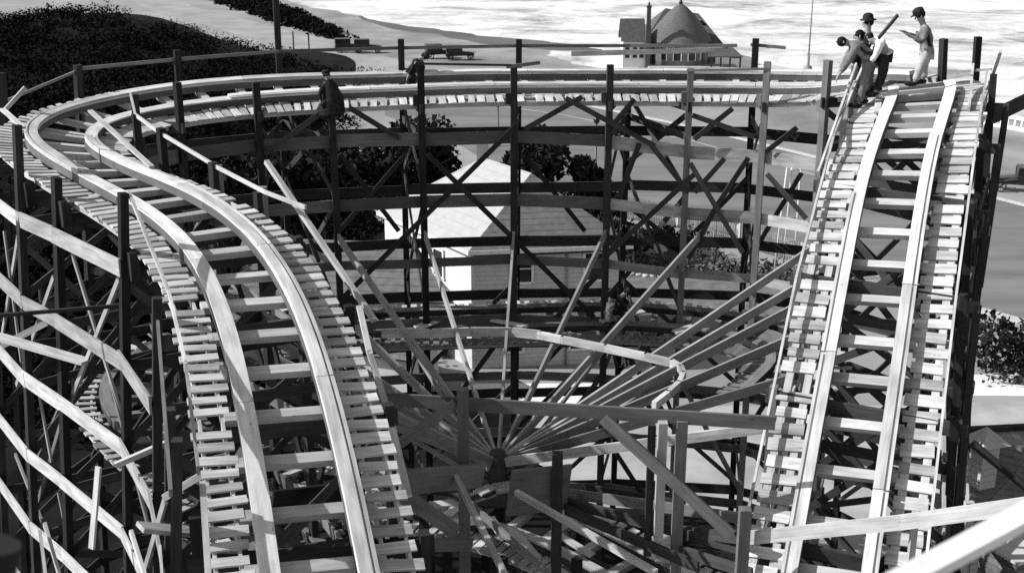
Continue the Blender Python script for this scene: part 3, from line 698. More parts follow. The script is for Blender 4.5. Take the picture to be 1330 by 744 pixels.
def strip_px(name, pts, w, z, mat, h=None):
    P = [G(*p) for p in pts]; a = []; b = []
    for i, p in enumerate(P):
        T = (P[min(i + 1, len(P) - 1)] - P[max(0, i - 1)]).normalized(); n = V((-T.y, T.x, 0)) * w / 2; a.append(p + n); b.append(p - n)
    if h is None: return sheet(name, a + b[::-1], z, mat)
    mb = MB()
    for i in range(len(P) - 1):
        lo = [a[i], b[i], b[i + 1], a[i + 1]]
        for k in range(4):
            p, q = lo[k], lo[(k + 1) % 4]
            if k in (0, 2): mb.quad([V((p.x, p.y, 0)), V((q.x, q.y, 0)), V((q.x, q.y, h)), V((p.x, p.y, h))])
        mb.quad([V((b[i].x, b[i].y, 0)), V((b[i + 1].x, b[i + 1].y, 0)), V((b[i + 1].x, b[i + 1].y, h)), V((b[i].x, b[i].y, h))])
        mb.quad([V((a[i].x, a[i].y, 0)), V((a[i + 1].x, a[i + 1].y, 0)), V((a[i + 1].x, a[i + 1].y, h)), V((a[i].x, a[i].y, h))])
        mb.quad([V((q.x, q.y, h)) for q in lo])
    return tag(mb.build(name, M[mat]), kind='structure')
strip_px('kerb', road_u, .35, 0, 'curb', .14); strip_px('kerb', [(1400, 440), (1335, 421), (1270, 403), (1000, 305), (800, 267)], .6, 0, 'curb', .14)
strip_px('road_seam', [(560, 125), (735, 150), (895, 182), (1060, 228), (1270, 285)], .25, .012, 'yard')
strip_px('path', [(180, -8), (225, 12), (290, 28), (345, 44), (420, 60), (470, 80), (540, 92), (620, 100)], 9.0, .016, 'dune')
sheet('lawn', [(690, 300), (800, 345), (1040, 360), (1040, 445), (800, 440), (690, 430)], .006, 'lawn')
sheet('pavement', [(1255, 487), (1480, 480), (1480, 516), (1255, 514)], .016, 'pave')
sheet('pavement', [(600, 498), (775, 498), (785, 527), (590, 527)], .016, 'pave')
sheet('yard', [(200, 540), (560, 527), (1100, 527), (1500, 516), (1700, 800), (100, 800)], .005, 'yard')
sheet('soil_and_shade', [(-900, 1500), (-700, 200), (0, 150), (420, 180), (520, 330), (545, 520), (690, 532), (705, 655), (1000, 668), (1020, 1500)], .012, 'dirt')  # dark scrub soil, carried on under the trestles as painted shade

# ------------------------------------------------------------------ foliage
def leaf_mesh(name, mat, pts, size, parent=None, up=.3):
    """many small leaf faces, one mesh"""
    n = len(pts); P = np.array(pts, dtype=np.float64); sz = size * nrs.uniform(.6, 1.4, (n, 1))
    a = nrs.normal(size=(n, 3)); a /= np.linalg.norm(a, axis=1, keepdims=True); b = nrs.normal(size=(n, 3)); b[:, 2] += up
    b = np.cross(a, b); b /= np.linalg.norm(b, axis=1, keepdims=True) + 1e-9
    v = np.stack([P - a * sz, P + b * sz * .55, P + a * sz, P - b * sz * .55], 1).reshape(-1, 3)
    me = bpy.data.meshes.new(name); me.vertices.add(4 * n); me.vertices.foreach_set('co', v.astype(np.float32).ravel())
    me.loops.add(4 * n); me.loops.foreach_set('vertex_index', np.arange(4 * n, dtype=np.int32)); me.polygons.add(n); me.polygons.foreach_set('loop_start', np.arange(0, 4 * n, 4, dtype=np.int32)); me.update(calc_edges=True); me.validate()
    me.materials.append(M[mat]); o = bpy.data.objects.new(name, me); COL.objects.link(o)
    if parent: o.parent = parent; o.matrix_parent_inverse = Matrix.Translation(parent.location).inverted()
    return o
def clump_pts(c, r, n, flat=1.0, clumps=14):
    out = []
    cs = []
    for k in range(clumps):
        d = nrs.normal(size=3); d /= np.linalg.norm(d); rr = nrs.uniform(.35, .95)
        cs.append((np.array([c[0], c[1], c[2]]) + d * rr * np.array([r[0], r[1], r[2]]), nrs.uniform(.25, .5)))
    for cc, q in cs:
        m = n // clumps; d = nrs.normal(size=(m, 3)); d /= np.linalg.norm(d, axis=1, keepdims=True); rad = nrs.uniform(.3, 1, (m, 1)) ** .5
        out.append(cc + d * rad * q * np.array([r[0], r[1], r[2] * flat]))
    return np.concatenate(out)
def tree(label, x, y, h, r, n=2600, mat='leaf', size=.22, group=None, lean=0.0, sparse=False):
    t = thing('tree', label, 'tree', (x, y, 0), group)
    mb = MB(); tr = max(.12, h * .028)
    top = V((x + lean * h, y, h * .72)); mb.tube([(x, y, -.1), (x + lean * h * .3, y, h * .3), top], [tr * 1.3, tr, tr * .4], 8)
    for k in range(7):
        a = U(0, 6.28); b0 = V((x + lean * h * .4, y, h * U(.3, .6))); e = b0 + V((math.cos(a) * r * U(.5, .85), math.sin(a) * r * U(.5, .85), h * U(.12, .32)))
        mb.tube([b0, b0.lerp(e, .5) + V((0, 0, .15)), e], [tr * .5, tr * .3, tr * .1], 6)
    mb.build('trunk', M['bark'], t)
    leaf_mesh('crown', mat, clump_pts((x + lean * h, y, h * .66), (r, r, h * .36), n, clumps=22 if not sparse else 12), size, t); return t
def hedge(label, pts, w, h, mat='leaf2', dens=110, size=.14, name='hedge'):
    out = []
    for a, b in zip(pts, pts[1:]):
        L = (b - a).length; m = int(L * dens); t = nrs.uniform(0, 1, m); T = (b - a).normalized(); nn = V((-T.y, T.x, 0))
        u = nrs.uniform(-1, 1, m); z = nrs.uniform(0, 1, m) ** .7
        hh = h * (.8 + .2 * np.sin(t * L * 1.7) + nrs.uniform(-.1, .15, m))
        out.append(np.stack([a.x + (b.x - a.x) * t + nn.x * u * w / 2, a.y + (b.y - a.y) * t + nn.y * u * w / 2, z * hh], 1))
    o = leaf_mesh(name, mat, np.concatenate(out), size); return tag(o, label, 'hedge')
# the bluff: a dark mound of scrub at the upper left, the dune track running along its far foot
def hillz(x, y):
    # rises to the left and towards the middle distance, flat where the track runs
    px, py = proj((x, y, 0))
    d = max(0.0, min(1.0, (-14 - (x + .0 * y)) / 26)); e = max(0.0, min(1, (y - 62) / 30)) * max(0.0, min(1.0, (185 - y) / 60))
    return 9.5 * (d * d * (3 - 2 * d)) * (e * e * (3 - 2 * e)) * (.85 + .25 * math.sin(x * .13 + 1) * math.cos(y * .09)) - .45
hm = MB(); nx, ny = 46, 40; X0, X1, Y0, Y1 = -100, -12, 60, 190
for i in range(nx):
    for j in range(ny):
        q = []
        for a, b in ((0, 0), (1, 0), (1, 1), (0, 1)):
            x = X0 + (X1 - X0) * (i + a) / nx; y = Y0 + (Y1 - Y0) * (j + b) / ny; q.append(V((x, y, hillz(x, y))))
        hm.quad(q, smooth=True)
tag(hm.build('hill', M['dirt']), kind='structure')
# scrub: which ground the photograph shows dark on the far left
def inside(px, py, poly):
    c = False; j = len(poly) - 1
    for i in range(len(poly)):
        if (poly[i][1] > py) != (poly[j][1] > py) and px < (poly[j][0] - poly[i][0]) * (py - poly[i][1]) / (poly[j][1] - poly[i][1]) + poly[i][0]: c = not c
        j = i
    return c
dark_near = [(-400, 14), (120, -2), (205, 18), (262, 34), (330, 52), (420, 72), (500, 92), (520, 100), (440, 118), (450, 175), (520, 200), (520, 250), (460, 330), (300, 560), (-400, 560)]
dark_far = [(240, -6), (300, 8), (350, 26), (400, 40), (448, 54), (440, 46), (400, 22), (360, 6), (330, -6)]
pts = []; tries = 0
def scrub_ok(x, y, z):
    px, py = proj((x, y, z)); qx, qy = proj((x, y, z + 1.2 + y / 300)); return inside(px, py, dark_near) and inside(qx, qy, dark_near)
while len(pts) < 2300 and tries < 60000:
    tries += 1; y = 45 + 160 * rnd.random() ** 1.2; x = -y * U(.02, .62); z = max(0, hillz(x, y)) if X0 < x < X1 and Y0 < y < Y1 else 0
    if scrub_ok(x, y, z): pts.append((x, y, z, U(.6, 1.7) * (1 + y / 260)))
allp = []
for x, y, z, r in pts:
    m = 150; d = nrs.normal(size=(m, 3)); d /= np.linalg.norm(d, axis=1, keepdims=True); d[:, 2] = np.abs(d[:, 2])
    allp.append(np.array([x, y, z]) + d * nrs.uniform(.5, 1, (m, 1)) * np.array([r * 1.3, r * 1.3, r * .7]))
tag(leaf_mesh('scrub', 'scrub', np.concatenate(allp), .15), 'dark scrub covering the slope at the upper left', 'scrub', kind='stuff')
allp = []; k = 0
while k < 420:
    px, py = U(230, 460), U(-8, 56)
    if not inside(px, py, dark_far): continue
    k += 1; p = G(px, py); r = U(.8, 1.8); d = nrs.normal(size=(26, 3)); d /= np.linalg.norm(d, axis=1, keepdims=True); d[:, 2] = np.abs(d[:, 2])
    allp.append(np.array([p.x, p.y, 0]) + d * nrs.uniform(.5, 1, (26, 1)) * np.array([r * 1.4, r * 1.4, r * .5]))
tag(leaf_mesh('dune_scrub', 'scrub', np.concatenate(allp), .35), 'dark scrub on the dunes beyond the pale track', 'scrub', kind='stuff')
def gtree(label, px, py_base, py_top, rpx, **k):
    p = G(px, py_base); D = p.y * CT + HC * ST; h = zat(p.y, py_top); return tree(label, p.x, p.y, h, rpx * D / FP, **k)
gtree('broad dark tree left of the white house gable, behind the far posts', 535, 300, 158, 78, n=7500)
gtree('dark tree behind the right end of the white roof', 708, 320, 178, 52, n=5200)
gtree('low spreading dark tree right of the white roof', 752, 322, 205, 42, n=3400, lean=.1, sparse=True)
gtree('dark tree standing behind the inside of the left curve', 420, 330, 185, 60, n=4600)
gtree('dark bushy tree behind the handrail of the left curve', 330, 345, 200, 66, n=4600)
gtree('dark tree seen through the posts at far left', 60, 420, 250, 90, n=5200)
gtree('dark tree low behind the left climb of the track', 250, 430, 290, 80, n=4600)
gtree('small dark tree beside the low grey roof', 455, 400, 315, 36, n=2600)
gtree('small dark tree at the corner of the garden hedge', 806, 350, 288, 22, n=1800, mat='leaf2')
for k, (px, py, top, r) in enumerate(((790, 338, 262, 26), (826, 340, 290, 24), (856, 336, 296, 22), (884, 334, 302, 18))):
    gtree(['dark garden shrub at the right end of the shingled roof', 'dark garden shrub second from the shingled roof along the picket fence', 'dark garden shrub third from the shingled roof along the picket fence', 'smallest dark garden shrub by the picket fence, farthest from the house'][k], px, py, top, r, n=2200, size=.16)
hedge('garden hedge running behind the white house to the picket fence', [G(800, 335), G(880, 330), G(930, 345)], 2.2, 2.0)
hedge('low ragged hedge edged with pale stones beside the lawn', [G(815, 352), G(900, 350), G(980, 356), G(1040, 362)], 1.6, .9)
hedge('clipped dark hedge on the corner at the right edge of the road', [G(1262, 484), G(1330, 486), G(1420, 484)], 3.4, 2.6, mat='leaf', dens=420, size=.16)
hedge('narrow dark hedge below the low grey roof', [G(400, 455), G(500, 470), G(520, 500)], 2.0, 1.6, mat='leaf')
# pale stones along the low hedge
sg = 'pale edging stones by the hedge'
for k in range(14):
    p = G(822 + k * 9 + U(-3, 3), 357 + U(-2, 3)); mb = MB(); mb.lathe((p.x, p.y, 0), [(.01, U(.1, .26)), (U(.12, .22), .14), (U(.18, .3), .05), (.2, -.02)], 7)
    tag(mb.build('edging_stone', M['curb']), 'pale rounded stone edging the low hedge', 'stone', sg)

# ------------------------------------------------------------------ houses
def roofquad(mb, pts, th=.12):
    pts = [V(p) for p in pts]; n = (pts[1] - pts[0]).cross(pts[2] - pts[0]).normalized(); n = n if n.z > 0 else -n
    lo = [p - n * th for p in pts]; mb.quad(pts); mb.quad(lo[::-1])
    for k in range(len(pts)): k2 = (k + 1) % len(pts); mb.quad([pts[k], pts[k2], lo[k2], lo[k]])
def wallquad(mb, a, b, z0, z1, th=.2):
    a, b = V((a[0], a[1], 0)), V((b[0], b[1], 0)); T = (b - a).normalized(); n = V((-T.y, T.x, 0)) * th / 2
    mb.hexa([V((a - n)[:2] + (z0,)), V((a + n)[:2] + (z0,)), V((a + n)[:2] + (z1,)), V((a - n)[:2] + (z1,))], [V((b - n)[:2] + (z0,)), V((b + n)[:2] + (z0,)), V((b + n)[:2] + (z1,)), V((b - n)[:2] + (z1,))])
def window(house, a, b, u, z0, z1, w, out, fr='frame'):
    a, b = V((a[0], a[1], 0)), V((b[0], b[1], 0)); T = (b - a).normalized(); n = V((T.y, -T.x, 0)); n = n * out; c = a + T * u; ang = math.atan2(T.y, T.x)
    mb = MB(); q = c + n * .14
    for dx, dz, ww, hh in ((-w / 2, 0, .1, z1 - z0 + .1), (w / 2, 0, .1, z1 - z0 + .1), (0, (z1 - z0) / 2, w + .1, .1), (0, -(z1 - z0) / 2, w + .2, .1), (0, 0, w, .05)):
        mb.box((q.x + T.x * dx, q.y + T.y * dx, (z0 + z1) / 2 + dz), (ww, .1 if hh > .05 else .06, hh), ang)
    f = mb.build('window', M[fr], house); mb = MB(); q = c + n * .115; mb.box((q.x, q.y, (z0 + z1) / 2), (w - .04, .03, z1 - z0 - .04), ang); mb.build('pane', M['glass'], f); return f
A = V((-2.0, 54.5, 0)); B = V((5.7, 55.6, 0)); dv = V((-5.0, 7.4, 0)); Cc = B + dv; Dd = A + dv
hs = thing('house', 'white house with a pale hipped roof standing behind the far posts', 'house', (A + B) / 2)
ZE, ZR = 6.0, 8.75
r0 = at(690, 228, 58.6); r0.z = ZR; r1 = at(628, 207, 62.2); r1.z = ZR
ez = lambda p, z: V((p.x, p.y, z))
mb = MB(); roofquad(mb, [ez(A, ZE), r0, r1, ez(Dd, ZE)]); roofquad(mb, [ez(Cc, ZE), r1, r0, ez(B, ZE)]); roofquad(mb, [ez(Dd, ZE), r1, ez(Cc, ZE)])
mb.build('roof', M['roof_w'], hs)
mb = MB(); roofquad(mb, [ez(A, ZE), ez(B, ZE), r0]); mb.build('hip_roof', M['shingle'], hs)
ins = .55; cen = (A + Cc) / 2
def inset(p): return p + (cen - p).normalized() * ins
a_, b_, c_, d_ = inset(A), inset(B), inset(Cc), inset(Dd)
mb = MB(); wallquad(mb, a_, b_, 0, ZE - .05); mb.build('front_wall', M['boards'], hs)
mb = MB(); wallquad(mb, d_, a_, 0, ZE - .05); wallquad(mb, c_, d_, 0, ZE - .05); wallquad(mb, b_, c_, 0, ZE - .05); mb.build('wall', M['white'], hs)
mb = MB()
for p, q in ((A, B), (D_ := Dd, A)): mb.beam(ez(p, ZE - .1), ez(q, ZE - .1), .06, .2)
mb.build('eaves_board', M['frame'], hs)
mb = MB(); mb.beam(ez(A, ZE - .27) + V((.2, .12, 0)), ez(B, ZE - .27) + V((-.2, .12, 0)), .12, .14); mb.build('eave_shade', M['paint'], hs)  # dark beam added under the front eave to paint its shadow line
for u in (2.3, 5.75): window(hs, a_, b_, u, 4.25, 5.65, 1.0, 1)
window(hs, a_, b_, 1.9, .8, 2.4, .95, 1); window(hs, a_, b_, 5.1, .8, 2.4, 1.0, 1)
for u in (2.4, 5.3): window(hs, d_, a_, u, 3.9, 5.3, .9, 1)
window(hs, d_, a_, 6.9, 1.0, 3.0, .8, 1)
mb = MB(); p = at(627, 207, 62.4); mb.box((p.x, p.y, 9.0), (.6, .6, 1.9)); mb.box((p.x, p.y, 10.0), (.8, .8, .15)); mb.build('chimney', M['roof_w'], hs)
mb = MB(); q = a_.lerp(b_, .62); mb.tube([(q.x + .05, q.y - .16, 0), (q.x + .05, q.y - .16, 5.8)], .05, 6); mb.build('drainpipe', M['metal'], hs)
def gable_house(label, name, c, w, l, ze, zr, rz, wall, roofm, over=.35, wins=()):
    t = thing(name, label, 'shed' if name == 'shed' else 'house', c); R = Matrix.Rotation(rz, 3, 'Z'); f = lambda x, y, z: V((c[0], c[1], 0)) + R @ V((x, y, z))
    mb = MB()
    mb.quad([f(-w, -l, 0), f(w, -l, 0), f(w, -l, ze), f(0, -l, zr), f(-w, -l, ze)]); mb.quad([f(-w, l, 0), f(w, l, 0), f(w, l, ze), f(0, l, zr), f(-w, l, ze)])
    mb.quad([f(-w, -l, 0), f(-w, l, 0), f(-w, l, ze), f(-w, -l, ze)]); mb.quad([f(w, -l, 0), f(w, l, 0), f(w, l, ze), f(w, -l, ze)]); mb.build('wall', M[wall], t)
    mb = MB(); k = (zr - ze) / w
    for sg_ in (-1, 1): roofquad(mb, [f(0, -l - over, zr + .05), f(0, l + over, zr + .05), f(sg_ * (w + over), l + over, ze - k * over + .05), f(sg_ * (w + over), -l - over, ze - k * over + .05)])
    mb.build('roof', M[roofm], t)
    for a, b, u, z0, z1, ww in wins: window(t, f(*a, 0), f(*b, 0), u, z0, z1, ww, 1)
    return t
p = at(455, 330, 60); gable_house('low house with a broad grey roof left of the white house', 'house', (p.x, p.y, 0), 3.2, 5.2, 3.2, 4.9, 1.45, 'white', 'shingle', wins=(((-3.2, 5.2), (-3.2, -5.2), 3, 1, 2.4, 1.1),))
p = at(480, 372, 53); gable_house('small shed with a white gable end in front of the low grey roof', 'shed', (p.x, p.y, 0), 1.6, 2.6, 2.5, 3.7, 1.2, 'white', 'shingle')
# roof and dormer at the lower right
rb = thing('house', 'shingled hip roof with a boxy roof vent at the lower right edge', 'house', (18, 38, 0))
zt = 5.2; e1, e2 = atz(1258, 561, zt), atz(1420, 553, zt); e3, e4 = atz(1262, 668, 3.0), atz(1440, 690, 3.0)
k1 = e1.lerp(e2, .5)
mb = MB(); roofquad(mb, [e1, e3, atz(1284, 652, 3.3), atz(1345, 585, zt)]); mb.build('roof', M['roof_e'], rb)
mb = MB(); roofquad(mb, [atz(1345, 585, zt), atz(1284, 652, 3.3), e3 + V((.3, 0, -.1)), e4, e2]); mb.build('front_roof', M['roof_e'], rb)
mb = MB(); roofquad(mb, [e1, atz(1345, 585, zt), e2]); mb.build('top_roof', M['roof_e'], rb)
mb = MB(); mb.beam(e1 + V((0, 0, .1)), e2 + V((0, 0, .1)), .25, .12); mb.build('ridge_cap', M['timber'], rb)
mb = MB(); wallquad(mb, e3 + V((.3, .3, 0)), e4 + V((0, .3, 0)), 0, 2.9); wallquad(mb, e1 + V((.3, -.2, 0)), e3 + V((.3, .3, 0)), 0, 2.9); mb.build('wall', M['boards'], rb)
dp = atz(1278, 590, 5.0); mb = MB(); mb.box((dp.x, dp.y, 4.7), (.62, .62, 1.5), .35); q = mb.build('roof_vent', M['boards'], rb)
mb = MB(); c4 = [V((dp.x, dp.y, 5.45)) + Matrix.Rotation(.35, 3, 'Z') @ V((i * .55, j * .55, 0)) for i, j in ((-1, -1), (1, -1), (1, 1), (-1, 1))]
for i in range(4): mb.quad([c4[i], c4[(i + 1) % 4], V((dp.x, dp.y, 5.95))])
mb.quad(c4); mb.build('vent_cap', M['board'], q)
mb = MB(); mb.beam(at(1262, 575, 34), at(1360, 655, 33), .14, .22); tag(mb.build('timber', M['brace']), 'dark timber slanting down across the shingled roof at lower right', 'timber')
# slatted crate-like hut
c = at(1318, 712, 26.5); ht = thing('crate', 'slatted wooden crate with a pale lid at the lower right edge', 'crate', (c.x, c.y, c.z))
zt = c.z; mb = MB(); mb.box((c.x, c.y, zt + .03), (1.2, 1.2, .07), .5); mb.build('lid', M['board'], ht)
mb = MB()
for k in range(9): mb.box((c.x, c.y, zt - .1 - k * .17), (1.1, 1.1, .15), .5)
mb.build('slatted_side', M['grey'], ht)
mb = MB()
for i in (-1, 1):
    for j in (-1, 1):
        q = V((c.x, c.y, 0)) + Matrix.Rotation(.5, 3, 'Z') @ V((i * .45, j * .45, 0)); mb.post(q.x, q.y, 0, zt - 1.5, .14, .5)
mb.build('leg', M['timber'], ht)

# ------------------------------------------------------------------ pavilion by the surf
PB = G(885, 89); pv = thing('pavilion', 'seaside pavilion with conical roof, gabled wing and tall chimney by the surf', 'pavilion', (PB.x, PB.y, 0))
pp = lambda px, dy=0.0: V(((px - 665) * ((PB.y + dy) * CT + HC * ST) / FP, PB.y + dy, 0))
zpx = lambda py, dy=0.0: zat(PB.y + dy, py)
cc = pp(881, 3.6); rc = (pp(926).x - pp(842).x) / 2
mb = MB(); mb.lathe((cc.x, cc.y, 0), [(rc + .1, zpx(57)), (rc * .86, zpx(46)), (rc * .64, zpx(33)), (rc * .4, zpx(21)), (rc * .2, zpx(13)), (.1, zpx(8))], 36); mb.build('cone_roof', M['cone'], pv)
mb = MB(); mb.tube([(cc.x, cc.y, zpx(10)), (cc.x, cc.y, zpx(6)), (cc.x, cc.y, zpx(0))], [.28, .2, .05], 8); mb.lathe((cc.x, cc.y, zpx(7)), [(.02, .28), (.25, .1), (.25, -.1), (.02, -.28)], 10); mb.build('finial', M['paint'], pv)
mb = MB(); mb.lathe((cc.x, cc.y, 0), [(rc * .9, 0), (rc * .9, zpx(57))], 36); mb.build('round_wall', M['boards_d'], pv)
for k, a in enumerate((-2.75, -2.25, -1.75, -1.25, -.75, -.3)):
    mb = MB(); q = V((cc.x + math.cos(a) * rc * .9, cc.y + math.sin(a) * rc * .9, 0)); mb.box((q.x, q.y, 1.75), (.9, .14, 1.5), a + math.pi / 2); f = mb.build('window', M['glass'], pv)
    mb = MB()
    for d in (-.5, .5): mb.box((q.x - math.sin(a) * d, q.y + math.cos(a) * d, 1.75), (.1, .2, 1.7), a + math.pi / 2)
    mb.build('frame', M['frame'], f)
hl, hr, hy = pp(836).x, pp(944).x, PB.y + 3.5
mb = MB(); q0, q1 = V((pp(862, 9).x, PB.y + 9, zpx(11, 9))), V((pp(905, 9).x, PB.y + 9, zpx(18, 9)))
E_ = [V((hl, hy, zpx(58, 3))), V((hr, hy, zpx(58, 3))), V((hr, PB.y + 15, zpx(58, 3))), V((hl, PB.y + 15, zpx(58, 3)))]
roofquad(mb, [E_[0], E_[1], q1, q0]); roofquad(mb, [E_[1], E_[2], q1]); roofquad(mb, [E_[2], E_[3], q0, q1]); roofquad(mb, [E_[3], E_[0], q0]); mb.build('main_roof', M['shingle_d'], pv)
mb = MB(); q = pp(856); mb.box((q.x, PB.y + .9, 1.1), (.75, .1, 2.0)); mb.build('door', M['white'], pv)
mb = MB(); mb.poly_prism([(hl + .8, hy + .8), (hr - .8, hy + .8), (hr - .8, PB.y + 14), (hl + .8, PB.y + 14)], 0, zpx(58, 3)); mb.build('wall', M['boards_d'], pv)
mb = MB(); g0 = V((q1.x, q1.y - 2.2, q1.z - .6)); roofquad(mb, [g0, g0 + V((0, 4, 0)), g0 + V((1.6, 4, -1.6)), g0 + V((1.6, 0, -1.6))]); roofquad(mb, [g0, g0 + V((0, 4, 0)), g0 + V((-1.4, 4, -1.5)), g0 + V((-1.4, 0, -1.5))]); mb.quad([g0, g0 + V((1.6, 0, -1.6)), g0 + V((-1.4, 0, -1.5))]); mb.build('roof_dormer', M['shingle_d'], pv)
# gabled wing, gable facing left
gx0, gx1 = pp(809).x, pp(838).x; y0, y1 = PB.y + .5, PB.y + 4.5; ze, zr = zpx(52), zpx(27)
mb = MB(); mb.quad([V((gx0, y0, 0)), V((gx0, y1, 0)), V((gx0, y1, ze)), V((gx0, (y0 + y1) / 2, zr)), V((gx0, y0, ze))]); mb.quad([V((gx0, y0, 0)), V((gx1, y0, 0)), V((gx1, y0, ze)), V((gx0, y0, ze))]); mb.quad([V((gx1, y0, 0)), V((gx1, y1, 0)), V((gx1, y1, ze)), V((gx1, y0, ze))]); mb.quad([V((gx0, y1, 0)), V((gx1, y1, 0)), V((gx1, y1, ze)), V((gx0, y1, ze))]); mb.build('gable_wall', M['white'], pv)
mb = MB(); ym = (y0 + y1) / 2
roofquad(mb, [V((gx0 - .3, ym, zr)), V((gx1, ym, zr)), V((gx1, y0 - .3, ze - .2)), V((gx0 - .3, y0 - .3, ze - .2))]); roofquad(mb, [V((gx0 - .3, ym, zr)), V((gx1, ym, zr)), V((gx1, y1 + .3, ze - .2)), V((gx0 - .3, y1 + .3, ze - .2))]); mb.build('gable_roof', M['shingle_d'], pv)
for u in (.55, 1.5, 2.35):
    mb = MB(); mb.box((gx0 + u, y0 - .05, 1.9), (.5, .12, 1.3)); mb.build('window', M['glass'], pv)
mb = MB(); mb.box((gx0 - .03, ym, ze + .3), (.1, .5, .5)); mb.build('gable_window', M['glass'], pv)
q = pp(840.5, .2); mb = MB(); mb.box((q.x, q.y, zpx(34) / 2), (.62, .62, zpx(34))); mb.box((q.x, q.y, (zpx(34) + zpx(9)) / 2), (.5, .5, zpx(9) - zpx(34))); mb.box((q.x, q.y, zpx(9)), (.66, .66, .2)); mb.tube([(q.x, q.y, zpx(9)), (q.x, q.y, zpx(3))], [.2, .1], 8); mb.build('chimney', M['brick'], pv)
mb = MB(); vl, vr = pp(918).x, pp(962).x; yv = PB.y - 1.2; zv = zpx(72)
roofquad(mb, [V((vl, yv, zv)), V((vr, yv, zv)), V((pp(952).x, PB.y + 2.5, zv + .9)), V((vl, PB.y + 2.5, zv + .9))]); mb.build('veranda_roof', M['shingle_d'], pv)
for px in (922, 934, 946, 959):
    q = pp(px); mb = MB(); mb.post(q.x, yv + .2, 0, zv, .2); mb.build('veranda_post', M['paint'], pv)
mb = MB(); mb.box(((hl + vr) / 2, PB.y + .3, .15), (vr - hl - 1, 3, .3)); mb.build('veranda_floor', M['curb'], pv)
mb = MB(); q = pp(948); mb.beam((q.x, yv + .2, zv - .15), (pp(959).x, yv + .2, zv - .15), .1, .2); mb.build('veranda_beam', M['paint'], pv)

# ------------------------------------------------------------------ street furniture
def lamp(label, px, base, top):
    p = G(px, base); h = zat(p.y, top); t = thing('street_lamp', label, 'street lamp', (p.x, p.y, 0)); mb = MB()
    mb.tube([(p.x, p.y, 0), (p.x, p.y, .8), (p.x, p.y, .85), (p.x, p.y, h - .6)], [.14, .12, .08, .06], 8); mb.build('pole', M['paint'], t)
    mb = MB(); mb.lathe((p.x, p.y, h - .6), [(.05, 0), (.22, .15), (.24, .4), (.1, .55), (.03, .62)], 10); mb.build('lantern', M['glass'], t)
lamp('street lamp by the road to the right of the white roof', 773, 250, 151); lamp('slim street lamp far off below the middle of the turn', 647, 190, 131)
p = G(1049, 91); fl = thing('flagpole', 'slim pale flagpole rising from the beach behind the turn', 'flagpole', p); mb = MB(); mb.tube([p, p + V((0, 0, 13.5))], [.11, .05], 8); mb.build('pole', M['metal'], fl)
mb = MB(); mb.lathe(p, [(.6, -.05), (.55, .4), (.2, .6), (.15, 2.0)], 10); mb.build('base', M['metal'], fl)
# white climbing frame by the road
a, b = G(1004, 364), G(1030, 364); wt = thing('ladder_frame', 'white ladder frame standing by the road behind the posts', 'ladder frame', (a + b) / 2)
mb = MB(); tA, tB = V((a.x + .5, a.y + .6, 6.6)), V((b.x + .1, b.y + .6, 6.6)); mC = (a + b) / 2 + V((.2, .6, 6.6))
mb.tube([a, tA], .06, 6); mb.tube([b, tB], .06, 6); mb.tube([(a + b) / 2 + V((.1, .8, 0)), mC], .05, 6); mb.build('upright', M['white'], wt)
for t in (.12, .35, .56, .78, .98):
    mb = MB(); mb.tube([a.lerp(tA, t), b.lerp(tB, t)], .05, 6); mb.build('rung', M['white'], wt)
# picket fence
fp = [G(806, 283), G(880, 296), G(960, 318), G(1040, 345)]; pf = thing('picket_fence', 'weathered picket fence between the garden and the road', 'fence', fp[1])
pk = MB(); rl = MB()
for a, b in zip(fp, fp[1:]):
    L = (b - a).length; ang = math.atan2(b.y - a.y, b.x - a.x)
    for k in range(int(L / .2)):
        q = a.lerp(b, k * .2 / L); pk.post(q.x, q.y, .05, 1.55 + U(-.05, .05), .13, ang, .03)
    for z in (.4, 1.25): rl.beam(a + V((0, .05, z)), b + V((0, .05, z)), .05, .1)
    q = a; mb = MB(); mb.post(q.x, q.y, 0, 1.75, .14, ang); mb.build('post', M['board'], pf)
pk.build('pickets', M['grey'], pf); rl.build('rail', M['board'], pf)
# balustraded sea wall on the right
a, b = G(1276, 161), G(1400, 184); sw = thing('sea_wall', 'low pale sea wall with a row of small openings on the beach at right', 'sea wall', a)
mb = MB(); mb.beam(a + V((0, 0, 1.15)), b + V((0, 0, 1.15)), .5, .3); mb.build('coping', M['pave'], sw); mb = MB(); mb.beam(a + V((0, 0, .15)), b + V((0, 0, .15)), .5, .4); mb.build('footing', M['pave'], sw)
mb = MB(); L = (b - a).length
for k in range(int(L / .75)): q = a.lerp(b, k * .75 / L); mb.post(q.x, q.y, .3, 1.02, .36, 0)
mb.build('balusters', M['pave'], sw)
# fence posts by the dune track
for k, px in enumerate((382, 402)):
    p = G(px, 72 + 2 * k); mb = MB(); mb.post(p.x, p.y, 0, 3.2, .16); tag(mb.build('fence_post', M['paint']), ['thin dark post beside the pale dune track, the left of two', 'thin dark post beside the pale dune track, the right of two'][k], 'post')

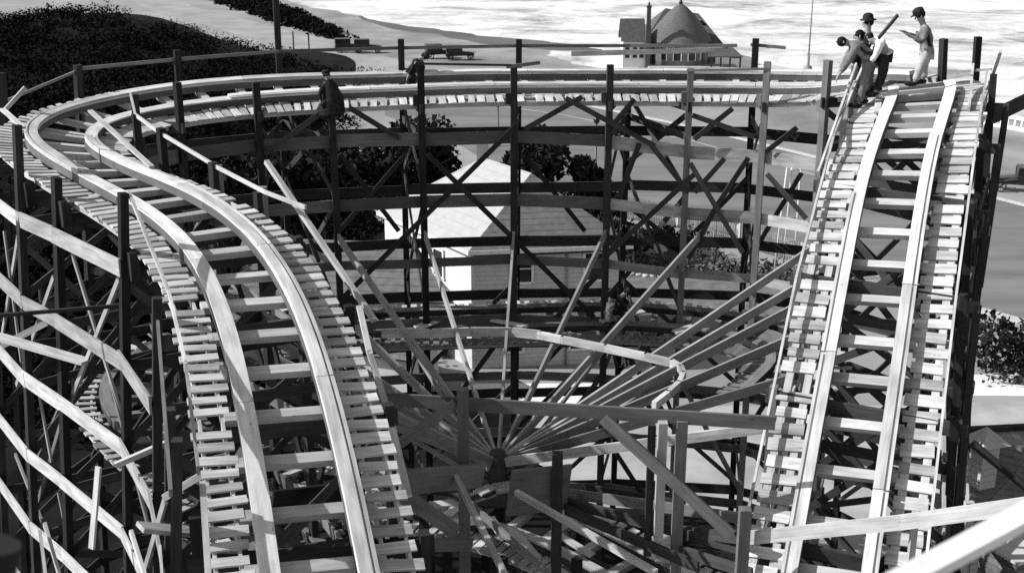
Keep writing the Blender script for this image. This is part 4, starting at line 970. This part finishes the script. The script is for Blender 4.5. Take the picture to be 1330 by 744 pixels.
# ------------------------------------------------------------------ old motor cars
def make_car():
    t = thing('parked_car', 'dark old closed car parked beside the road at the right edge', 'car')
    mb = MB(); prof = [(-1.9, .55), (-1.9, .95), (-1.55, 1.12), (-.2, 1.1), (0, 1.2), (.55, 1.12), (1.75, 1.0), (1.85, .6)]
    for sy in (-1, 1): mb.quad([V((x, sy * (.72 if x < .5 else .45), z)) for x, z in prof])
    for (x, z), (x2, z2) in zip(prof, prof[1:] + prof[:1]):
        w, w2 = (.72 if x < .5 else .45), (.72 if x2 < .5 else .45); mb.quad([V((x, -w, z)), V((x, w, z)), V((x2, w2, z2)), V((x2, -w2, z2))])
    mb.build('body', M['paint'], t)
    mb = MB()
    for (x0, x1, z0, z1, w) in ((-1.85, .25, 1.08, 1.32, 1.4), (-1.85, .2, 1.78, 1.92, 1.42)): mb.box(((x0 + x1) / 2, 0, (z0 + z1) / 2), (x1 - x0, w, z1 - z0))
    for x in (-1.8, -.85, .18):
        for y in (-.66, .66): mb.box((x, y, 1.55), (.12, .08, .48))
    mb.box((-1.8, 0, 1.55), (.06, 1.3, .48)); mb.build('cabin', M['paint'], t)
    mb = MB()
    for y in (-.66, .66): mb.box((-.8, y, 1.55), (1.85, .03, .46))
    mb.box((.19, 0, 1.55), (.03, 1.25, .46)); mb.build('window', M['glass'], t)
    for x in (-1.35, 1.35):
        for y in (-.75, .75):
            mb = MB(); mb.tube([(x, y - .05, .4), (x, y + .05, .4)], .06, 8)
            pts = [(x + .36 * math.cos(a), y, .4 + .36 * math.sin(a)) for a in [2 * math.pi * k / 16 for k in range(17)]]; mb.tube(pts, .055, 6, False)
            for k in range(8): a = math.pi * k / 4; mb.tube([(x, y, .4), (x + .34 * math.cos(a), y, .4 + .34 * math.sin(a))], .018, 4)
            mb.build('wheel', M['rubber'], t)
            mb = MB()
            for k in range(7):
                a0, a1 = .35 + k * .35, .35 + (k + 1) * .35
                if a1 > 2.9: break
                mb.beam((x + .48 * math.cos(a0), y, .4 + .48 * math.sin(a0)), (x + .48 * math.cos(a1), y, .4 + .48 * math.sin(a1)), .24, .03)
            mb.build('mudguard', M['paint'], t)
    for y in (-.4, .4): mb = MB(); mb.tube([(1.8, y, .95), (1.98, y, .95)], [.06, .13], 10); mb.build('headlight', M['metal'], t)
    return t
car = make_car(); p = G(1322, 248); car.location = p; car.rotation_euler = (0, 0, 2.9)
for px, py, rz, lab in ((453, 68, .2, 'dark old car at the foot of the dunes, closest to the scrub'), (478, 69, .1, 'dark old car on the dune edge, next in line along the beach'), (571, 76, .3, 'dark old car on the beach above the leaning figure'), (598, 78, .1, 'dark old car on the beach farthest along the line')):
    c = copy_tree(car); c['label'] = lab; c.location = G(px, py); c.rotation_euler = (0, 0, rz)
    c['group'] = 'old cars parked on the beach'
from mathutils import noise as mnoise
# ------------------------------------------------------------------ people
def skin_mesh(name, verts, edges, rad, mat, parent, lvl=1):
    me = bpy.data.meshes.new(name + '_cage'); me.from_pydata([tuple(v) for v in verts], edges, []); me.update()
    o = bpy.data.objects.new(name + '_cage', me); COL.objects.link(o)
    sk = o.modifiers.new('skin', 'SKIN'); sk.use_smooth_shade = True
    dat = o.data.skin_vertices[0].data
    for k, r in enumerate(rad):
        dat[k].radius = (r, r) if not hasattr(r, '__len__') else r
        dat[k].use_root = (k == 0)
    ss = o.modifiers.new('sub', 'SUBSURF'); ss.levels = lvl; ss.render_levels = lvl
    bpy.context.view_layer.update()
    dg = bpy.context.evaluated_depsgraph_get(); m2 = bpy.data.meshes.new_from_object(o.evaluated_get(dg)); m2.name = name
    bpy.data.objects.remove(o); bpy.data.meshes.remove(me)
    if name in ('shirt', 'trousers', 'coat'):           # cloth hangs in folds
        for v in m2.vertices:
            p = v.co; f = mnoise.noise(V((p.x * 9 + p.z * 4, p.y * 9, p.z * 7 + len(verts)))) * .022 + mnoise.noise(p * 22) * .008
            v.co = p + v.normal * f
    m2.materials.clear(); m2.materials.append(M[mat]); m2.polygons.foreach_set('use_smooth', [True] * len(m2.polygons))
    r = bpy.data.objects.new(name, m2); COL.objects.link(r)
    if parent: r.parent = parent
    return r
def ell(name, c, r, mat, parent, n=14):
    mb = MB(); prof = [(max(.001, math.cos(a)), math.sin(a)) for a in [-math.pi / 2 + math.pi * k / 8 for k in range(9)]]
    base = len(mb.v); mb.lathe((0, 0, 0), prof, n); mb.v = [(c[0] + x * r[0], c[1] + y * r[1], c[2] + z * r[2]) for x, y, z in mb.v]
    return mb.build(name, M[mat], parent)
def person(label, loc, J, shirt='c_mid', trousers='c_mid', hat=None, face=(-1, 0), sc=1.0, coat=None, sleeves=True, group=None, braces=None, rs=1.0):
    """J: joints in metres from the feet point: x right, y away, z up"""
    t = thing('person', label, 'person', (0, 0, 0), group)
    j = {k: V(v) * sc for k, v in J.items()}; sc = sc * rs
    F = V((face[0], face[1], 0)).normalized(); Sd = V((-F.y, F.x, 0))
    up = (j['head'] - j['neck']).normalized()
    vs, es, rd = [], [], []
    def add(p, r, par=None):
        vs.append(p); rd.append(r * sc if not hasattr(r, '__len__') else tuple(q * sc for q in r)); k = len(vs) - 1
        if par is not None: es.append((par, k))
        return k
    pel = add(j['hip'], .12); wst = add(j['hip'].lerp(j['chest'], .45), .115, pel); ch = add(j['chest'], .145, wst); nk = add(j['neck'], .06, ch)
    hd = add(j['head'], .088, nk); add(j['head'] + up * .075 * sc, .085, hd)
    for s in 'LR':
        sh = add(j['sh' + s], .062, ch); el = add(j['el' + s], .047, sh); wr = add(j['ha' + s], .03, el)
        d = (j['ha' + s] - j['el' + s]).normalized(); side = d.cross(V((0, 1, 0))); side = side.normalized() if side.length > .1 else V((1, 0, 0)); nn = side.cross(d)
        palm = add(j['ha' + s] + d * .06 * sc, .034, wr)
        for q, ln in ((-1.5, .07), (-.5, .085), (.5, .08), (1.5, .065)):
            k1 = add(j['ha' + s] + d * (.10 + ln * .4) * sc + nn * q * .021 * sc + side * .008 * sc, .0095, palm); add(j['ha' + s] + d * (.10 + ln * .8) * sc + nn * q * .023 * sc + side * .03 * sc, .008, k1)
        th_ = add(j['ha' + s] + d * .07 * sc + nn * .055 * sc + side * .015 * sc, .011, wr); add(j['ha' + s] + d * .115 * sc + nn * .07 * sc + side * .03 * sc, .009, th_)
    for s in 'LR':
        hp = add(j['hp' + s], .09, pel); kn = add(j['kn' + s], .062, hp); an = add(j['ft' + s] + V((0, 0, .08)) * sc, .042, kn); add(j['ft' + s] + V((F.x * .14, F.y * .14, .035)) * sc, .035, an)
    body = skin_mesh('body', vs, es, rd, 'skin', t)
    # head shape: nose, ears, eyes, mouth, hair
    h = j['head'] + up * .03 * sc; Fh = (F - up * F.dot(up)).normalized() if abs(F.dot(up)) < .95 else F
    ell('nose', h + Fh * .105 * sc - up * .01 * sc, (.016 * sc, .016 * sc, .024 * sc), 'skin', t, 8)
    for q in (-1, 1):
        ell('ear', h + Sd * q * .092 * sc, (.016 * sc, .02 * sc, .032 * sc), 'skin', t, 8); ell('eye', h + Fh * .088 * sc + Sd * q * .034 * sc + up * .02 * sc, (.012 * sc,) * 3, 'hair', t, 8)
    ell('mouth', h + Fh * .09 * sc - up * .055 * sc, (.02 * sc, .02 * sc, .006 * sc), 'c_dark', t, 8)
    ell('hair', h + up * .035 * sc - Fh * .022 * sc, (.1 * sc, .1 * sc, .1 * sc), 'hair', t)
    # clothes follow the body
    vs2, es2, rd2 = [], [], []
    def add2(p, r, par=None):
        vs2.append(p); rd2.append(r * sc); k = len(vs2) - 1
        if par is not None: es2.append((par, k))
        return k
    a = add2(j['hip'].lerp(j['chest'], .45), .145); b = add2(j['chest'], .18, a); add2(j['neck'].lerp(j['chest'], .3), .08, b); add2(j['hip'], .15, a)
    for s in 'LR':
        q = add2(j['sh' + s], .085, b); q = add2(j['el' + s], .066, q)
        if sleeves: add2(j['el' + s].lerp(j['ha' + s], .85), .048, q)
    skin_mesh('shirt', vs2, es2, rd2, shirt, t, 2)
    vs2, es2, rd2 = [], [], []
    a = add2(j['hip'] + V((0, 0, .03)) * sc, .155)
    for s in 'LR':
        q = add2(j['hp' + s], .115, a); q = add2(j['kn' + s], .088, q); add2(j['ft' + s] + V((0, 0, .09)) * sc, .072, q)
    skin_mesh('trousers', vs2, es2, rd2, trousers, t, 2)
    for s in 'LR': ell('boot', j['ft' + s] + V((F.x * .08, F.y * .08, .045)) * sc, ((.15 if abs(F.x) > .5 else .06) * sc, (.15 if abs(F.x) <= .5 else .06) * sc, .055 * sc), 'c_dark', t)
    if braces:
        mb = MB(); mb.tube([j['chest'].lerp(j['neck'], .2) + V((0, -.13, .02)) * sc, j['chest'].lerp(j['hip'], .5) + V((0, -.17, 0)) * sc, j['hip'] + V((0, -.16, .1)) * sc], .03 * sc, 6); mb.build('brace', M[braces], t)
    if hat:
        c = h + up * .075 * sc
        mb = MB()
        if hat == 'bowler': mb.lathe((0, 0, 0), [(.17, -.005), (.165, .012), (.112, .012), (.108, .08), (.085, .125), (.03, .145), (.002, .146)], 18)
        else: mb.lathe((0, 0, 0), [(.108, -.03), (.118, .02), (.112, .07), (.07, .1), (.002, .108)], 16)
        R = V((0, 0, 1)).rotation_difference(up).to_matrix(); mb.v = [tuple(c + R @ (V(p) * sc)) for p in mb.v]
        if hat == 'cap': mb.quad([c + Fh * .1 * sc + Sd * .08 * sc, c + Fh * .1 * sc - Sd * .08 * sc, c + Fh * .18 * sc - Sd * .05 * sc - up * .02 * sc, c + Fh * .18 * sc + Sd * .05 * sc - up * .02 * sc])
        mb.build('hat', M['c_dark'], t)
    if coat:
        mb = MB(); n = 14; pr = coat
        base = len(mb.v)
        for (p, rx, ry) in pr:
            for k in range(n): a = 2 * math.pi * k / n; mb.v.append(tuple((V(p) + V((rx * math.cos(a) * (1 + .1 * math.sin(3 * a)), ry * math.sin(a), .02 * math.sin(4 * a))))))
        for i in range(len(pr) - 1):
            for k in range(n): q = base + i * n; mb.f.append((q + k, q + (k + 1) % n, q + n + (k + 1) % n, q + n + k)); mb.sm.append(True); mb.uv += [(0, 0)] * 4
        mb.build('coat', M['c_dark'], t)
    t.location = loc
    return t
def deckpt(px, py, h=-.27, a=43, b=52, trk=main):
    best = None
    for i in range(int((b - a) / .1)):
        for k in range(33):
            p = trk.pt(a + i * .1, -1.6 + k * .1, h); q = proj(p); e = (q[0] - px) ** 2 + (q[1] - py) ** 2
            if best is None or e < best[0]: best = (e, p)
    return best[1]
K = 258.0
def JZ(x0, z0, **pts):
    out = {}
    for k, v in pts.items(): out[k] = ((v[0] - x0) / K, v[2] if len(v) > 2 else 0.0, (z0 - v[1]) / K)
    return out
cg = 'workmen at the crest of the steep track'
P = deckpt(1190, 112, -.2)
person('workman in cap and light overalls standing apart with one arm held out', P,
       JZ(690, 562, hip=(735, 325), chest=(712, 205), neck=(690, 152), head=(668, 108), shL=(700, 185, -.2), elL=(672, 262, -.28), haL=(600, 225, -.25), shR=(712, 185, .17), elR=(668, 248, .2), haR=(590, 212, .1),
          hpL=(722, 345, -.1), knL=(690, 445, -.1), ftL=(668, 562, -.1), hpR=(742, 345, .1), knR=(735, 450, .12), ftR=(742, 552, .12)), 'c_mid', 'c_light', 'cap', rs=1.28, group=cg, braces='c_dark')
P = deckpt(1117, 139, -.27)
person('workman in front bent double over the walkway, dark hair and grey jacket', P,
       JZ(335, 690, hip=(385, 370), chest=(285, 290), neck=(235, 275), head=(203, 270), shL=(265, 310, -.18), elL=(222, 400, -.2), haL=(185, 475, -.1), shR=(280, 300, .16), elR=(240, 390, .2), haR=(205, 460, .15),
          hpL=(365, 395, -.1), knL=(345, 535, -.12), ftL=(330, 690, -.1), hpR=(395, 395, .1), knR=(392, 535, .1), ftR=(385, 672, .12)), 'c_mid', 'c_mid', None, rs=1.28, group=cg, braces='c_dark')
P = deckpt(1138, 124, -.05)
person('workman in white shirt and dark trousers stooping with his back to the sea', P,
       JZ(440, 612, hip=(475, 335), chest=(440, 268), neck=(400, 258), head=(372, 268), shL=(425, 280, -.19), elL=(400, 340, -.25), haL=(370, 400, -.2), shR=(440, 262, .18), elR=(405, 330, .2), haR=(365, 385, .15),
          hpL=(462, 355, -.1), knL=(465, 465, -.12), ftL=(432, 612, -.1), hpR=(485, 355, .1), knR=(490, 465, .1), ftR=(470, 590, .12)), 'c_white', 'c_dark', None, rs=1.28, group=cg)
P = deckpt(1121, 117, -.2, 43, 48)
person('man in round hat and dark coat behind the stooping workmen', P,
       JZ(352, 585, hip=(352, 345), chest=(350, 225), neck=(350, 175), head=(348, 142), shL=(330, 215, -.17), elL=(318, 290, -.2), haL=(325, 350, -.2), shR=(372, 215, .17), elR=(388, 290, .2), haR=(385, 350, .15),
          hpL=(340, 360, -.08), knL=(340, 465, -.1), ftL=(338, 585, -.08), hpR=(362, 360, .08), knR=(364, 465, .1), ftR=(366, 580, .1)), 'c_dark', 'c_dark', 'bowler', rs=1.28, group=cg)
P = deckpt(1112, 121, -.25, 43, 48.5)
person('dark haired man half hidden behind the workman bent double', P,
       JZ(315, 600, hip=(335, 375), chest=(305, 285), neck=(300, 245), head=(298, 222), shL=(285, 280, -.17), elL=(270, 350, -.2), haL=(265, 410, -.2), shR=(322, 280, .17), elR=(335, 350, .2), haR=(330, 410, .15),
          hpL=(325, 395, -.08), knL=(318, 490, -.1), ftL=(312, 600, -.08), hpR=(345, 395, .08), knR=(345, 490, .1), ftR=(340, 595, .1)), 'c_dark', 'c_dark', None, rs=1.28, group=cg)
loose('dark board held up aslant above the stooping workmen', (1141, 50), (1166, 20), 31.0, 31.4, .05, .08, 'brace')
def pj(px0, py0, Y, **pts):
    """joints given in photo pixels at a distance Y"""
    o = at(px0, py0, Y); out = {}
    for k, v in pts.items(): p = at(v[0], v[1], Y); out[k] = (p.x - o.x, v[2] if len(v) > 2 else 0.0, p.z - o.z)
    return o, out
o, J = pj(433, 147, 34.9, hip=(432, 127), chest=(427, 110), neck=(426, 103), head=(425, 100), shL=(421, 111, -.1), elL=(416, 122, -.15), haL=(418, 132, -.2), shR=(433, 111, .1), elR=(438, 122, .1), haR=(436, 132, 0), hpL=(428, 130, -.08), knL=(420, 134, -.25), ftL=(424, 149, -.1), hpR=(437, 130, .08), knR=(441, 134, .1), ftR=(440, 148, .08))
person('crouching man in long dark coat on the far inner walkway', o, J, 'c_dark', 'c_dark', 'cap', (0, -1), coat=[(J['neck'], .09, .09), (J['chest'], .2, .18), ((J['hip'][0], 0, J['hip'][2]), .3, .26), ((-.08, 0, .1), .4, .32), ((-.1, 0, .0), .42, .34)])
o, J = pj(536, 103, 37.6, hip=(536, 91), chest=(543, 80), neck=(547, 76), head=(549, 75), shL=(540, 80, -.16), elL=(536, 88, -.2), haL=(531, 98, -.2), shR=(546, 80, .15), elR=(549, 88, .15), haR=(548, 96, .1), hpL=(533, 93, -.08), knL=(540, 101, -.1), ftL=(532, 110, -.1), hpR=(538, 93, .08), knR=(544, 101, .1), ftR=(540, 110, .08))
person('man in dark clothes leaning over the outer rail on the far side of the turn', o, J, 'c_dark', 'c_dark', 'cap', (1, 0))
o, J = pj(806, 419, 35.2, hip=(803, 402), chest=(805, 388), neck=(809, 383), head=(812, 381), shL=(804, 387, -.16), elL=(809, 394, -.2), haL=(815, 398, -.2), shR=(807, 386, .15), elR=(813, 393, .15), haR=(818, 397, .1), hpL=(802, 404, -.08), knL=(809, 408, -.1), ftL=(803, 420, -.1), hpR=(805, 404, .08), knR=(811, 409, .1), ftR=(806, 421, .08))
person('man in dark clothes stooping to the right on the lower level', o, J, 'c_dark', 'c_dark', 'cap', (1, 0))
o, J = pj(794, 419, 35.4, hip=(793, 406), chest=(794, 395), neck=(795, 391), head=(796, 388), shL=(790, 395, -.16), elL=(788, 401, -.2), haL=(791, 407, -.25), shR=(798, 395, .15), elR=(801, 401, .1), haR=(800, 406, -.1), hpL=(791, 407, -.08), knL=(788, 411, -.25), ftL=(792, 420, -.1), hpR=(796, 407, .08), knR=(800, 411, -.2), ftR=(797, 420, .05))
person('man in white shirt crouching beside the dark figure lower down', o, J, 'c_white', 'c_light', None, (0, -1))

# ------------------------------------------------------------------ light
SUN_EL, SX, SY = math.radians(36), -1.0, .0
sd = V((SX * math.cos(SUN_EL), SY * math.cos(SUN_EL), math.sin(SUN_EL))).normalized()
sl = bpy.data.lights.new('sun', 'SUN'); sl.energy = 5.0; sl.angle = math.radians(.5); sl.color = (1, .995, .985)
so = bpy.data.objects.new('sun', sl); so.rotation_euler = sd.to_track_quat('Z', 'Y').to_euler(); so.location = (-40, 0, 60); COL.objects.link(so)
w = bpy.data.worlds.new('World'); S.world = w; w.use_nodes = True; nt = w.node_tree
sk = nt.nodes.new('ShaderNodeTexSky'); sk.sky_type = 'NISHITA'; sk.sun_disc = False; sk.sun_elevation = SUN_EL; sk.sun_rotation = math.atan2(SX, SY)
bw = nt.nodes.new('ShaderNodeRGBToBW'); nt.links.new(sk.outputs[0], bw.inputs[0]); bg = nt.nodes['Background']; nt.links.new(bw.outputs[0], bg.inputs['Color']); bg.inputs['Strength'].default_value = .145
S.view_settings.view_transform = 'Standard'; S.view_settings.look = 'None'; S.view_settings.gamma = 1.0; S.view_settings.exposure = .47
S.render.engine = 'CYCLES'; S.cycles.max_bounces = 5; S.cycles.use_denoising = False
for m in M.values(): m.use_fake_user = False
